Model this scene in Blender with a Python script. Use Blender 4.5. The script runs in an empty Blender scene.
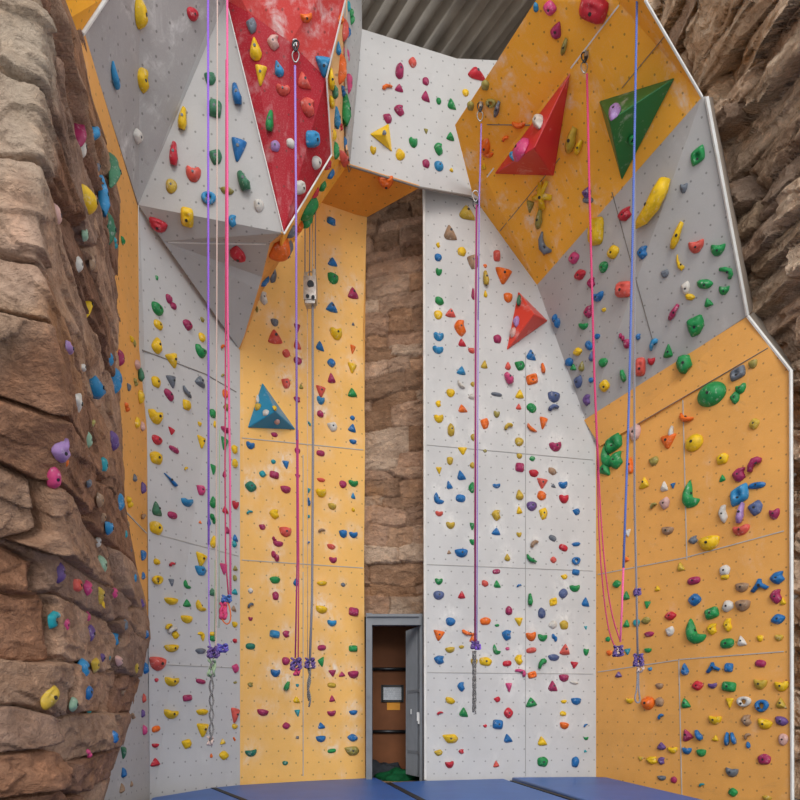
import bpy, bmesh, math, random
import numpy as np
from mathutils import Vector, Matrix
from mathutils.bvhtree import BVHTree

random.seed(7)
S = bpy.context.scene
COL = S.collection

# ---------------------------------------------------------------- camera
CAMZ, F, HOR = 0.68, 700.0, 720.0          # eye height over the mats, focal length and horizon in pixels of the 800 px frame
cam_d = bpy.data.cameras.new('camera')
cam_d.sensor_width = 36.0
cam_d.lens = 36.0 * F / 800.0
cam_d.shift_y = (HOR - 400.0) / 800.0      # rising-front lens: verticals stay vertical
cam_d.clip_start = 0.05
cam_o = bpy.data.objects.new('camera', cam_d)
cam_o.location = (0, 0, CAMZ)
cam_o.rotation_euler = (math.radians(90), 0, 0)
COL.objects.link(cam_o)
S.camera = cam_o

# ---------------------------------------------------------------- light
w = bpy.data.worlds.new('daylight')
S.world = w
w.use_nodes = True
bg = w.node_tree.nodes['Background']
bg.inputs['Color'].default_value = (0.95, 0.98, 1.0, 1)
bg.inputs['Strength'].default_value = 1.15
sun_d = bpy.data.lights.new('skylight_daylight', 'SUN')
sun_d.energy = 1.35
sun_d.angle = math.radians(24)
sun_d.color = (1.0, 0.97, 0.92)
sun_o = bpy.data.objects.new('skylight_daylight', sun_d)
sun_o.rotation_euler = Vector((-0.05, 1.0, -0.52)).to_track_quat('-Z', 'Y').to_euler()
COL.objects.link(sun_o)

S.view_settings.view_transform = 'Standard'
S.view_settings.look = 'None'
S.view_settings.exposure = 0.0
S.view_settings.gamma = 1.0
S.view_settings.use_curve_mapping = False
S.cycles.max_bounces = 6
S.cycles.use_denoising = True

# ---------------------------------------------------------------- helpers
def V(px, py, Y):
    """point at depth Y seen at (px, py) of the photograph"""
    return Vector(((px - 400.0) / F * Y, Y, CAMZ + (HOR - py) / F * Y))

def to_px(p):
    return (400 + F * p.x / p.y, HOR - F * (p.z - CAMZ) / p.y)

def link(o, parent=None):
    COL.objects.link(o)
    if parent is not None:
        o.parent = parent
    return o

def mesh_obj(name, verts, faces, mat, parent=None, smooth=False, uvs=None, flip_to=None):
    me = bpy.data.meshes.new(name)
    me.from_pydata([tuple(v) for v in verts], [], faces)
    if smooth:
        me.polygons.foreach_set('use_smooth', [True] * len(me.polygons))
    if uvs is not None:
        uvl = me.uv_layers.new(name='UVMap')
        for p in me.polygons:
            for li in p.loop_indices:
                uvl.data[li].uv = uvs[me.loops[li].vertex_index]
    for m in (mat if isinstance(mat, (list, tuple)) else [mat]):
        me.materials.append(m)
    me.update()
    o = bpy.data.objects.new(name, me)
    return link(o, parent)

def tag(o, label=None, cat=None, group=None, kind=None):
    if label: o['label'] = label
    if cat: o['category'] = cat
    if group: o['group'] = group
    if kind: o['kind'] = kind
    return o

def empty(name, loc=(0, 0, 0)):
    o = bpy.data.objects.new(name, None)
    o.empty_display_size = 0.1
    o.location = loc
    return link(o)

def keep(child, parent):
    """parent in place (parents here are only moved, never turned)"""
    child.parent = parent
    child.matrix_parent_inverse = Matrix.Translation(parent.location).inverted()
    return child

def s2l(c):
    return tuple((x / 12.92 if x <= 0.04045 else ((x + 0.055) / 1.055) ** 2.4) for x in c)

def hexc(h):
    return s2l(tuple(int(h[i:i + 2], 16) / 255.0 for i in (0, 2, 4))) + (1.0,)

def tube_data(pts, r, n=7, closed=False):
    """vertices and faces of a round tube along pts (r number or list)"""
    P = [Vector(p) for p in pts]
    N = len(P)
    rs = r if isinstance(r, (list, tuple)) else [r] * N
    vs, fs = [], []
    ref = None
    for i, p in enumerate(P):
        a = P[(i - 1) % N] if (closed or i > 0) else p
        b = P[(i + 1) % N] if (closed or i < N - 1) else p
        t = (b - a)
        if t.length < 1e-9: t = Vector((0, 0, 1))
        t.normalize()
        if ref is None:
            ref = t.orthogonal().normalized()
        u = (ref - t * ref.dot(t))
        if u.length < 1e-6: u = t.orthogonal()
        u.normalize(); ref = u
        v = t.cross(u)
        for k in range(n):
            an = 2 * math.pi * k / n
            vs.append(p + (u * math.cos(an) + v * math.sin(an)) * rs[i])
    M = N if closed else N - 1
    for i in range(M):
        for k in range(n):
            a0 = i * n + k; a1 = i * n + (k + 1) % n
            j = (i + 1) % N
            fs.append((a0, a1, j * n + (k + 1) % n, j * n + k))
    if not closed:
        fs.append(tuple(reversed(range(n))))
        fs.append(tuple(range((N - 1) * n, N * n)))
    return vs, fs

class MB:
    def __init__(s): s.v, s.f, s.m = [], [], []
    def add(s, vs, fs, mi=0):
        b = len(s.v); s.v += [Vector(x) for x in vs]
        s.f += [tuple(b + i for i in f) for f in fs]; s.m += [mi] * len(fs)
        return s
    def tube(s, pts, r, n=7, closed=False, mi=0):
        return s.add(*tube_data(pts, r, n, closed), mi)
    def box(s, c, d, rot=None, mi=0):
        c = Vector(c); hx, hy, hz = d[0] / 2, d[1] / 2, d[2] / 2
        vs = [Vector((x, y, z)) for x in (-hx, hx) for y in (-hy, hy) for z in (-hz, hz)]
        if rot is not None: vs = [rot @ v for v in vs]
        vs = [c + v for v in vs]
        return s.add(vs, [(0, 1, 3, 2), (4, 6, 7, 5), (0, 4, 5, 1), (2, 3, 7, 6), (0, 2, 6, 4), (1, 5, 7, 3)], mi)
    def build(s, name, mat, parent=None, smooth=False):
        o = mesh_obj(name, s.v, s.f, mat, parent, smooth)
        for p, mi in zip(o.data.polygons, s.m): p.material_index = mi
        return o

# ---------------------------------------------------------------- materials
def new_mat(name, rough=0.6, spec=0.4):
    m = bpy.data.materials.new(name); m.use_nodes = True
    nt = m.node_tree; b = nt.nodes['Principled BSDF']
    b.inputs['Roughness'].default_value = rough
    b.inputs['Specular IOR Level'].default_value = spec
    return m, nt, b

def N(nt, typ, **kw):
    n = nt.nodes.new(typ)
    for k, v in kw.items():
        if k.startswith('i_'): n.inputs[k[2:].replace('_', ' ')].default_value = v
        else: setattr(n, k, v)
    return n

def mix(nt, fac, a, b, mode='MIX'):
    n = nt.nodes.new('ShaderNodeMix'); n.data_type = 'RGBA'; n.blend_type = mode; n.clamp_factor = True
    for sock, v in ((n.inputs[0], fac), (n.inputs[6], a), (n.inputs[7], b)):
        if hasattr(v, 'is_linked') or hasattr(v, 'links'): nt.links.new(v, sock)
        else: sock.default_value = v
    return n.outputs[2]

def ramp(nt, src, p0, p1, inv=False):
    n = nt.nodes.new('ShaderNodeMapRange'); n.clamp = True
    nt.links.new(src, n.inputs['Value'])
    n.inputs['From Min'].default_value = p0; n.inputs['From Max'].default_value = p1
    n.inputs['To Min'].default_value = 1.0 if inv else 0.0
    n.inputs['To Max'].default_value = 0.0 if inv else 1.0
    return n.outputs['Result']

def noise(nt, vec, scale, detail=4, rough=0.55, dist=0.0):
    n = nt.nodes.new('ShaderNodeTexNoise')
    n.inputs['Scale'].default_value = scale; n.inputs['Detail'].default_value = detail
    n.inputs['Roughness'].default_value = rough; n.inputs['Distortion'].default_value = dist
    nt.links.new(vec, n.inputs['Vector'])
    return n.outputs['Fac']

def vscale(nt, vec, s):
    n = nt.nodes.new('ShaderNodeVectorMath'); n.operation = 'MULTIPLY'
    nt.links.new(vec, n.inputs[0]); n.inputs[1].default_value = s
    return n.outputs[0]

def math_n(nt, op, a, b=None):
    n = nt.nodes.new('ShaderNodeMath'); n.operation = op
    for i, v in enumerate((a, b)):
        if v is None: continue
        if hasattr(v, 'links'): nt.links.new(v, n.inputs[i])
        else: n.inputs[i].default_value = v
    return n.outputs[0]

def panel_mat(name, col, chalk=0.35, dark=0.1, pitch=0.136, chalk_cov=0.56, grain=0.10, hole=0.0075, halo=0.75):
    """painted plywood: tee-nut holes in a staggered grid, chalk smears and rubber scuffs"""
    m, nt, b = new_mat(name, 0.62, 0.3)
    uv = N(nt, 'ShaderNodeUVMap').outputs[0]
    base = tuple(col[:3]) + (1,)
    dk = tuple(c * (1 - grain * 2.2) for c in col[:3]) + (1,)
    c = mix(nt, ramp(nt, noise(nt, uv, 1.3, 6, 0.65), 0.35, 0.7), base, dk)
    # fine speckle of the textured coating
    sp = noise(nt, uv, 90, 2, 0.5)
    c = mix(nt, math_n(nt, 'MULTIPLY', ramp(nt, sp, 0.5, 0.75), 0.07), c, (0.8, 0.78, 0.74, 1))
    # chalk, smeared vertically and in clouds round the holds
    s1 = ramp(nt, noise(nt, vscale(nt, uv, (2.2, 0.9, 1)), 1.6, 7, 0.72, 0.6), chalk_cov, chalk_cov + 0.16)
    s2 = ramp(nt, noise(nt, uv, 5.5, 5, 0.7, 0.3), 0.45, 0.72)
    ch = math_n(nt, 'MULTIPLY', math_n(nt, 'MULTIPLY', s1, s2), chalk)
    c = mix(nt, ch, c, (0.86, 0.84, 0.82, 1))
    # hand chalk left around the holds
    at = N(nt, 'ShaderNodeAttribute', attribute_name='chalk').outputs['Fac']
    s4 = ramp(nt, noise(nt, vscale(nt, uv, (1.6, 1, 1)), 9, 5, 0.7, 0.4), 0.36, 0.66)
    c = mix(nt, math_n(nt, 'MULTIPLY', math_n(nt, 'MULTIPLY', at, s4), halo), c, (0.86, 0.83, 0.80, 1))
    # scuffs
    s3 = ramp(nt, noise(nt, vscale(nt, uv, (1, 1.6, 1)), 3.3, 6, 0.75, 0.4), 0.6, 0.72)
    c = mix(nt, math_n(nt, 'MULTIPLY', s3, dark), c, (0.12, 0.11, 0.10, 1))
    # tee-nut holes
    sc = vscale(nt, uv, (1 / pitch, 1 / pitch, 0))
    sep = N(nt, 'ShaderNodeSeparateXYZ'); nt.links.new(sc, sep.inputs[0])
    row = math_n(nt, 'FLOOR', sep.outputs[1])
    off = math_n(nt, 'MULTIPLY', math_n(nt, 'MODULO', row, 2.0), 0.5)
    fx = math_n(nt, 'SUBTRACT', math_n(nt, 'FRACT', math_n(nt, 'ADD', sep.outputs[0], off)), 0.5)
    fy = math_n(nt, 'SUBTRACT', math_n(nt, 'FRACT', sep.outputs[1]), 0.5)
    d = math_n(nt, 'SQRT', math_n(nt, 'ADD', math_n(nt, 'MULTIPLY', fx, fx), math_n(nt, 'MULTIPLY', fy, fy)))
    hole_f = ramp(nt, d, hole / pitch, hole / pitch * 1.45, inv=True)
    c = mix(nt, math_n(nt, 'MULTIPLY', hole_f, 0.5), c, (0.045, 0.04, 0.035, 1))
    nt.links.new(c, b.inputs['Base Color'])
    bp = N(nt, 'ShaderNodeBump'); bp.inputs['Strength'].default_value = 0.12; bp.inputs['Distance'].default_value = 0.004
    nt.links.new(noise(nt, uv, 60, 3), bp.inputs['Height']); nt.links.new(bp.outputs[0], b.inputs['Normal'])
    return m

def plain_mat(name, col, rough=0.5, spec=0.4, var=0.15, scale=8, metal=0.0, bump=0.0):
    m, nt, b = new_mat(name, rough, spec)
    tc = N(nt, 'ShaderNodeTexCoord').outputs['Object']
    dk = tuple(c * (1 - var) for c in col[:3]) + (1,)
    f = noise(nt, tc, scale, 4)
    c = mix(nt, ramp(nt, f, 0.35, 0.65), tuple(col[:3]) + (1,), dk)
    nt.links.new(c, b.inputs['Base Color']); b.inputs['Metallic'].default_value = metal
    if bump:
        bp = N(nt, 'ShaderNodeBump'); bp.inputs['Strength'].default_value = bump; bp.inputs['Distance'].default_value = 0.01
        nt.links.new(noise(nt, tc, scale * 4, 5), bp.inputs['Height']); nt.links.new(bp.outputs[0], b.inputs['Normal'])
    return m

def rock_mat(name, bumps=0.85, sat=1.0):
    m, nt, b = new_mat(name, 0.82, 0.25)
    at = N(nt, 'ShaderNodeAttribute', attribute_name='tint').outputs['Color']
    g = N(nt, 'ShaderNodeNewGeometry').outputs['Position']
    v2 = vscale(nt, g, (1, 1, 1.35))
    n1 = noise(nt, v2, 2.2, 8, 0.7, 0.5); n2 = noise(nt, v2, 9, 6, 0.7, 0.4); n3 = noise(nt, g, 45, 4, 0.6)
    c = mix(nt, ramp(nt, n1, 0.40, 0.62), at, mix(nt, 1.0, at, (0.62, 0.55, 0.50, 1), 'MULTIPLY'))
    c = mix(nt, math_n(nt, 'MULTIPLY', ramp(nt, n2, 0.52, 0.68), 0.55), c, mix(nt, 1.0, at, (1.6, 1.48, 1.36, 1), 'MULTIPLY'))
    c = mix(nt, math_n(nt, 'MULTIPLY', ramp(nt, n2, 0.30, 0.46, inv=True), 0.6), c, mix(nt, 1.0, at, (0.36, 0.33, 0.32, 1), 'MULTIPLY'))
    c = mix(nt, math_n(nt, 'MULTIPLY', ramp(nt, n3, 0.4, 0.7), 0.35), c, mix(nt, 1.0, at, (0.6, 0.56, 0.52, 1), 'MULTIPLY'))
    o2 = noise(nt, vscale(nt, g, (1, 1, 1.0)), 1.6, 4, 0.6, 0.8)
    c = mix(nt, math_n(nt, 'MULTIPLY', ramp(nt, o2, 0.58, 0.70), 0.45), c, (0.50, 0.25, 0.11, 1))
    nt.links.new(c, b.inputs['Base Color'])
    h = math_n(nt, 'ADD', n2, math_n(nt, 'MULTIPLY', n3, 0.35))
    bp = N(nt, 'ShaderNodeBump'); bp.inputs['Strength'].default_value = bumps; bp.inputs['Distance'].default_value = 0.06
    nt.links.new(h, bp.inputs['Height']); nt.links.new(bp.outputs[0], b.inputs['Normal'])
    return m

M = {}
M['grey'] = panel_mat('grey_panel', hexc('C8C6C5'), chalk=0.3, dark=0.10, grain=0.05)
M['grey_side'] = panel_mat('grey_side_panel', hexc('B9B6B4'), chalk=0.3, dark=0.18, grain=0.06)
M['grey_shaded_scuffed'] = panel_mat('shaded_scuffed_grey_panel', hexc('A8A3A1'), chalk=0.75, dark=0.35, chalk_cov=0.48, grain=0.07)  # base grey darkened for the shade on the turned-away facet, plus scuffs and chalk
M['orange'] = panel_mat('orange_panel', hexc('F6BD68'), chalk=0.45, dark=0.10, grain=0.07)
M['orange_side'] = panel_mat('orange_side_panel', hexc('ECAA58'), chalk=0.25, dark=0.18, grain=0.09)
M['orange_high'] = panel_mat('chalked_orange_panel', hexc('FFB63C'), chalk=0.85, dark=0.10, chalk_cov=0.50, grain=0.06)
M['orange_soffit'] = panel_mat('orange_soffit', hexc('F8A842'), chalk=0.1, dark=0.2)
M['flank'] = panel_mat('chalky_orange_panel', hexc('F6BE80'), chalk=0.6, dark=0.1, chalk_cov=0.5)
M['red'] = panel_mat('red_panel', hexc('AE1428'), chalk=0.4, dark=0.15, chalk_cov=0.5)  # deeper red holds the shade of the front facet's tilt
M['red_lit_chalked'] = panel_mat('lit_chalked_red_panel', hexc('E04A46'), chalk=1.0, dark=0.1, chalk_cov=0.44)  # paler base holds the light on the upper facet's tilt, besides the chalk
M['seam'] = plain_mat('seam_filler', hexc('BBB6AF'), 0.8)
M['seam_pale'] = plain_mat('pale_seam_filler', hexc('ABA8A5'), 0.8)
M['seam_dark'] = plain_mat('dark_seam_filler', hexc('857E78'), 0.8)  # darker grey-brown colour of narrow joints and creases
M['white_edge'] = plain_mat('white_edge_strip', hexc('E8E6E2'), 0.5)
M['steel'] = plain_mat('brushed_steel', hexc('B9BABB'), 0.32, 0.5, 0.1, 20, 0.9)
M['dark_steel'] = plain_mat('dark_steel', hexc('4A4C50'), 0.4, 0.5, 0.2, 20, 0.8)

# ================================================================ SURFACES
REG_V, REG_F, REG_K, REG_N = [], [], [], []     # everything a hold can be bolted to

def register(vs, fs, key, normals=None):
    b = len(REG_V)
    REG_V.extend(Vector(v) for v in vs)
    for i, f in enumerate(fs):
        REG_F.append(tuple(b + j for j in f)); REG_K.append(key); REG_N.append(None if normals is None else normals[i])

def frame_of(n):
    """in-plane right and up directions of a surface with outward normal n"""
    up = Vector((0, 0, 1))
    y = up - n * up.dot(n)
    if y.length < 0.05: y = Vector((0, 1, 0)) - n * n.y
    y.normalize()
    return y.cross(n).normalized(), y

def facet(name, pts, mat, key, parent=None, tris=None, thick=0.022):
    """one flat sheet of the wall, given as (px, py, depth) corners, with real thickness behind its face"""
    P = [V(*p) for p in pts]
    c = sum(P, Vector()) / len(P)
    n = Vector()
    for i in range(len(P)):
        a, b = P[i] - c, P[(i + 1) % len(P)] - c
        n += a.cross(b)
    n.normalize()
    if n.dot(Vector((0, 0, CAMZ)) - c) < 0:
        n = -n; P.reverse()
    x, y = frame_of(n)
    bm = bmesh.new()
    f0 = bm.faces.new([bm.verts.new(p) for p in P])
    bmesh.ops.triangulate(bm, faces=[f0])
    bm.verts.ensure_lookup_table(); bm.faces.ensure_lookup_table()
    vs = [v.co.copy() for v in bm.verts]; fs = [tuple(v.index for v in f.verts) for f in bm.faces]
    bm.free()
    register(vs, fs, key)
    # fine net of vertices so that the chalk can be mapped on to it
    O3 = P[0]; q2 = [Vector(((p - O3).dot(x), (p - O3).dot(y))) for p in P]
    xs = [v.x for v in q2]; ys = [v.y for v in q2]; g = 0.045; inner = []
    area = abs(sum(q2[i].cross(q2[(i + 1) % len(q2)]) for i in range(len(q2)))) / 2
    planar = max(abs((p - O3).dot(n)) for p in P) < 0.004
    if planar and area > 0.3:
        ny = int((max(ys) - min(ys)) / g); nx = int((max(xs) - min(xs)) / g)
        for a_ in range(1, ny):
            for b_ in range(1, nx):
                inner.append(Vector((min(xs) + b_ * g + (g / 2 if a_ % 2 else 0), min(ys) + a_ * g)))
    if inner:
        from mathutils.geometry import delaunay_2d_cdt
        r = delaunay_2d_cdt(q2 + inner, [], [list(range(len(q2)))], 1, 1e-5)
        v2, f2 = r[0], r[2]
        P_ = [O3 + x * v.x + y * v.y for v in v2]
        fs2 = []
        for f_ in f2:
            A_, B_, C_ = (P_[i] for i in f_[:3])
            fs2.append(tuple(f_) if (B_ - A_).cross(C_ - A_).dot(n) > 0 else tuple(reversed(f_)))
        o_ = sheet_obj(name, P, P_, fs2, n, x, y, mat, parent, thick)
    else:
        o_ = sheet_obj(name, P, vs, fs, n, x, y, mat, parent, thick)
    SHEETS.append((o_, key))
    return o_

SHEETS = []
def sheet_obj(name, P, vs, fs, n, x, y, mat, parent, thick):
    nF, nP = len(vs), len(P)
    allv = list(vs) + list(P) + [p - n * thick for p in P]
    allf = list(fs)
    for i in range(nP):
        j = (i + 1) % nP
        allf.append((nF + i, nF + nP + i, nF + nP + j, nF + j))
    bm = bmesh.new(); f0 = bm.faces.new([bm.verts.new(p) for p in allv[nF + nP:]])
    bmesh.ops.triangulate(bm, faces=[f0]); bm.verts.index_update()
    allf += [tuple(nF + nP + v.index for v in reversed(f.verts)) for f in bm.faces]
    bm.free()
    uvs = [(p.dot(x), p.dot(y)) for p in allv]
    return mesh_obj(name, allv, allf, mat, parent, uvs=uvs)

def YB(px): return 1 / (.15504 - .0002272 * (px - 150))
def YC(px): return 1 / (.13459 - .0000975 * (px - 240))
def YD(px): return 1 / (.12579 - .0000369 * (px - 425))
def YK(px): return 1 / (.11947 + .0001508 * (px - 596))
def YS(px): return -1.879 / ((px - 400) / 700.0 + .0659)
def pC(x, y): return (x, y, YC(x))
def pB(x, y): return (x, y, YB(x))
def pD(x, y): return (x, y, YD(x))
def pK(x, y): return (x, y, YK(x))

BOT = -0.30                                      # the hall floor under the mats
def foot(px, Y):                                 # picture row of the hall floor below a wall at depth Y
    return HOR + (CAMZ - BOT) / Y * F

# --- left side: orange strip and grey wedge beside the rock
t_strip = empty('climbing_board', V(150, 640, 6.45))
a_low, a_mid, a_top = (150, 560, 6.45), (147, 430, 6.3), (139, 347, 6.12)
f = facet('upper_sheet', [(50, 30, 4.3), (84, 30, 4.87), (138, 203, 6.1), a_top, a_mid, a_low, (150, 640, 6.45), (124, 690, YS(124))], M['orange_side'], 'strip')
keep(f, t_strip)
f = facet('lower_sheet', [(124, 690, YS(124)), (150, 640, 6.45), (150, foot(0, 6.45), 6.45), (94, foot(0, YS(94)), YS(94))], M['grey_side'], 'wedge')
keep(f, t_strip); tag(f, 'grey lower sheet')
tag(t_strip, 'orange side panel with a grey wedge below, beside the receding rock wall', 'climbing wall panel')

# --- yellow sheet at the very top left
t = facet('climbing_board', [(50, 30, 4.28), (84, 30, 4.85), (107, -4, 5.05), (140, -60, 5.3), (40, -60, 4.2)], panel_mat('yellow_orange_panel', hexc('F4A91E'), chalk=0.1, dark=0.05), 'corner')
tag(t, 'small yellow orange panel in the top corner above the rock', 'climbing wall panel')

# --- narrow grey wall
t_B = empty('climbing_board', V(195, 790, 7.0))
for nm, pts in (('upper_sheet', [(139, 190, 6.12), a_top, (147, 430, 6.3), (150, 560, 6.45), pB(150, foot(0, 6.45)), pB(240, foot(0, 7.43)), pB(240, 190)]),):
    keep(facet(nm, pts, M['grey'], 'narrow'), t_B)
tag(t_B, 'tall narrow grey panel wall below the grey overhang', 'climbing wall panel')

# --- tall orange wall
t_C = empty('climbing_board', V(300, 785, 7.8))
keep(facet('sheet', [pC(240, foot(0, 7.43)), pC(365.5, foot(0, 8.17)), pC(364, 560), pC(365, 440), pC(363, 330), pC(367, 216), pC(300, 196), pC(240, 196)], M['orange'], 'orange'), t_C)
tag(t_C, 'tall pale orange panel wall between the grey wall and the stone pillar', 'climbing wall panel')

# --- tall grey wall
t_D = empty('climbing_board', V(510, 780, 8.1))
keep(facet('sheet', [pD(425, foot(0, 7.95)), pD(596, foot(0, 8.37)), pD(596, 437), pD(585, 415), pD(537, 285), pD(480, 205), pD(468, 198), pD(423, 188)], M['grey'], 'grey'), t_D)
tag(t_D, 'tall grey panel wall beside the doorway, full of small holds', 'climbing wall panel')

# --- high grey wall over the doorway, its return and its underside
t_E = empty('climbing_board', V(400, 190, 7.6))
E1, E2, E3, E4 = (350, 166, 7.42), (420, 187.5, 7.71), (471, 196.5, 7.95), (362, 29, 7.46)
keep(facet('front_sheet', [E1, E2, E3, (490, 202, 8.05), (520, 120, 8.0), (500, 60.5, 7.95), (457, 58.5, 7.8), E4], M['grey'], 'high'), t_E)
keep(facet('return_sheet', [E1, E4, (361, -60, 7.6), (344, -60, 6.95), (347, 60, 7.0), (348, 150, 7.1)], M['grey_side'], 'return'), t_E)
f = facet('underside', [E1, E2, (367.5, 217, 8.16), (300, 203, 7.88), (318, 180, 7.40)], M['orange_soffit'], 'soffit')
keep(f, t_E); tag(f, 'orange underside')
tag(t_E, 'high grey panel above the doorway with an orange underside', 'climbing wall panel')

# --- grey overhang, upper left
t_F = empty('climbing_overhang', V(200, 230, 6.6))
F_a, F_b = (138.5, 205, 6.08), (284, 233, 6.3)
F_c, F_d, F_e = (163, 241, 6.33), (270, 243, 6.5), (262, 277, 6.95)
keep(facet('side_facet', [(83, 31, 4.86), (107, -2, 5.05), (140, -60, 5.25), (237, -60, 5.6), (219, 0, 5.85), F_a], M['grey_shaded_scuffed'], 'overhang'), t_F)
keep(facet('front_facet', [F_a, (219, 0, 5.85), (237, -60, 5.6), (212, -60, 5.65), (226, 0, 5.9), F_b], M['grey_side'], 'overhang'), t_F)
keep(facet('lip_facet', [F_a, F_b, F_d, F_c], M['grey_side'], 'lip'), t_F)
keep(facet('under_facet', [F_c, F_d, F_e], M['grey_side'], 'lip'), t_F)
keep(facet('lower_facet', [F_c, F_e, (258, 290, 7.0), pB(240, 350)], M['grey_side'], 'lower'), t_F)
tag(t_F, 'grey faceted overhang bulging out above the narrow grey wall', 'climbing wall overhang')

# --- red overhang
t_H = empty('climbing_overhang', V(300, 150, 6.3))
H_a, H_b, H_c = (283, 234, 6.3), (331, 155, 6.55), (326, 78, 6.15)
keep(facet('front_facet', [(226, 0, 5.9), (248, 12, 5.88), (290, 42, 5.95), H_c, H_b, H_a], M['red'], 'red'), t_H)
f = facet('upper_facet', [(226, 0, 5.9), (212, -60, 5.65), (355, -60, 5.6), (345, 0, 5.85), H_c, (290, 42, 5.95), (248, 12, 5.88)], M['red_lit_chalked'], 'red')
keep(f, t_H); tag(f, 'chalk-rubbed upper facet, light painted into its paler red')
tag(t_H, 'red faceted overhang with chalk marks at the top of the hall', 'climbing wall overhang')

# --- orange flank of the red overhang
t_R = empty('climbing_overhang', V(320, 170, 6.8))
keep(facet('upper_flank', [H_c, (345, 0, 5.85), (355, -60, 5.6), (344, -60, 6.95), (347, 0, 7.0), (348, 150, 7.1), (350, 166, 7.40), H_b], M['flank'], 'flank'), t_R)
keep(facet('middle_flank', [H_a, H_b, (349, 163, 7.40), (318, 204, 7.9), (298, 232, 7.6), (280, 262, 7.1)], M['orange_high'], 'flank'), t_R)
keep(facet('lower_flank', [(240, 350, 7.42), (262, 277, 6.95), F_d, H_a, (290, 243, 7.0), (262, 292, 7.45)], M['orange_side'], 'lowflank'), t_R)
tag(t_R, 'thin orange flank crowded with holds between red and grey overhangs', 'climbing wall overhang')

# --- big orange overhang, upper right
t_I = empty('climbing_overhang', V(560, 280, 7.8))
I_a, I_b = (472, 192, 7.95), (455, 125, 7.4)
I_c = (620, 4, 6.05)
keep(facet('upper_facet', [I_b, (497, 61, 6.8), (536, 0, 6.3), (574, -60, 5.9), (655, -60, 5.5), I_c, (553, 91, 6.85), (486, 178, 7.75), I_a], M['orange_high'], 'bigorange'), t_I)
keep(facet('lower_facet', [I_c, (655, -60, 5.5), (620, -60, 5.5), (645, 0, 5.75), (702, 97, 6.2), (537, 285, YD(537)), (480, 206, YD(480)), I_a, (486, 178, 7.75), (553, 91, 6.85)], M['orange_high'], 'bigorange'), t_I)
tag(t_I, 'big orange overhang carrying the red and green pyramids', 'climbing wall overhang')

# --- grey leaning wall
t_J = empty('climbing_overhang', V(640, 380, 7.5))
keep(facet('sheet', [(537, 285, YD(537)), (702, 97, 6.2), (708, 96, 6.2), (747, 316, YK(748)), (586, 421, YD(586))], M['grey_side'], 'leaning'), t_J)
tag(t_J, 'leaning grey panel wall between the two orange walls beside the rock', 'climbing wall overhang')

f = facet('side_return', [(707, 97, 6.22), (713, 97, 7.3), (754, 309, 7.4), (748, 316, 7.03)], plain_mat('beige_render', hexc('A3968A'), .9, bump=.5), 'return2')
keep(f, t_J); tag(f, 'beige rendered side return')
# --- big orange side wall
t_K = empty('climbing_board', V(690, 800, 7.4))
keep(facet('upper_facet', [pD(584, 420), pK(748, 316), (770, 347, YK(770) - 0.03), (600, 446, YK(600) - 0.03)], M['orange_side'], 'side'), t_K)
keep(facet('main_sheet', [(600, 446, YK(600) - 0.03), (770, 347, YK(770) - 0.03), pK(791, 371), pK(792, foot(0, 6.71)), pK(596, foot(0, 8.37)), pK(596, 440)], M['orange_side'], 'side'), t_K)
tag(t_K, 'wide orange panel side wall next to the tall grey wall', 'climbing wall panel')

_bvh = BVHTree.FromPolygons(REG_V, REG_F)

def ray(px, py):
    o = Vector((0, 0, CAMZ)); d = (V(px, py, 10.0) - o).normalized()
    loc, n, i, dist = _bvh.ray_cast(o, d)
    if loc is None: return None
    nn = REG_N[i]
    if nn is not None: n = nn
    if n.dot(d) > 0: n = -n
    return loc, n.normalized(), REG_K[i]

def surf_line(pts, off=0.003, step=8):
    """follow the walls below a polyline given in the photograph"""
    out = []
    for (x0, y0), (x1, y1) in zip(pts[:-1], pts[1:]):
        k = max(1, int(math.hypot(x1 - x0, y1 - y0) / step))
        for i in range(k + (1 if (x1, y1) == pts[-1] else 0)):
            t = i / k
            h = ray(x0 + (x1 - x0) * t, y0 + (y1 - y0) * t)
            if h: out.append(h[0] + h[1] * off)
    return out

def strip(name, thing, lines, mat, wd=0.010, dp=0.004):
    """flat ribbons lying on the wall: joints between plywood sheets, edge strips"""
    for L in lines:
        mb = MB()
        P = surf_line(L, 0.002)
        if len(P) < 2: continue
        hs = ray(*L[0]) or ray(*L[-1])
        n = hs[1]
        for a, b in zip(P[:-1], P[1:]):
            t = (b - a)
            if t.length < 1e-4 or t.length > 1.2: continue
            t.normalize(); s = t.cross(n).normalized() * (wd / 2)
            vs = [a - s, a + s, b + s, b - s]; vs += [v + n * dp for v in vs]
            mb.add([v - n * 0.004 for v in vs[:4]] + vs[4:], [(4, 5, 6, 7), (0, 1, 5, 4), (1, 2, 6, 5), (2, 3, 7, 6), (3, 0, 4, 7), (3, 2, 1, 0)])
        if mb.v: keep(mb.build(name, mat), thing)

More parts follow.
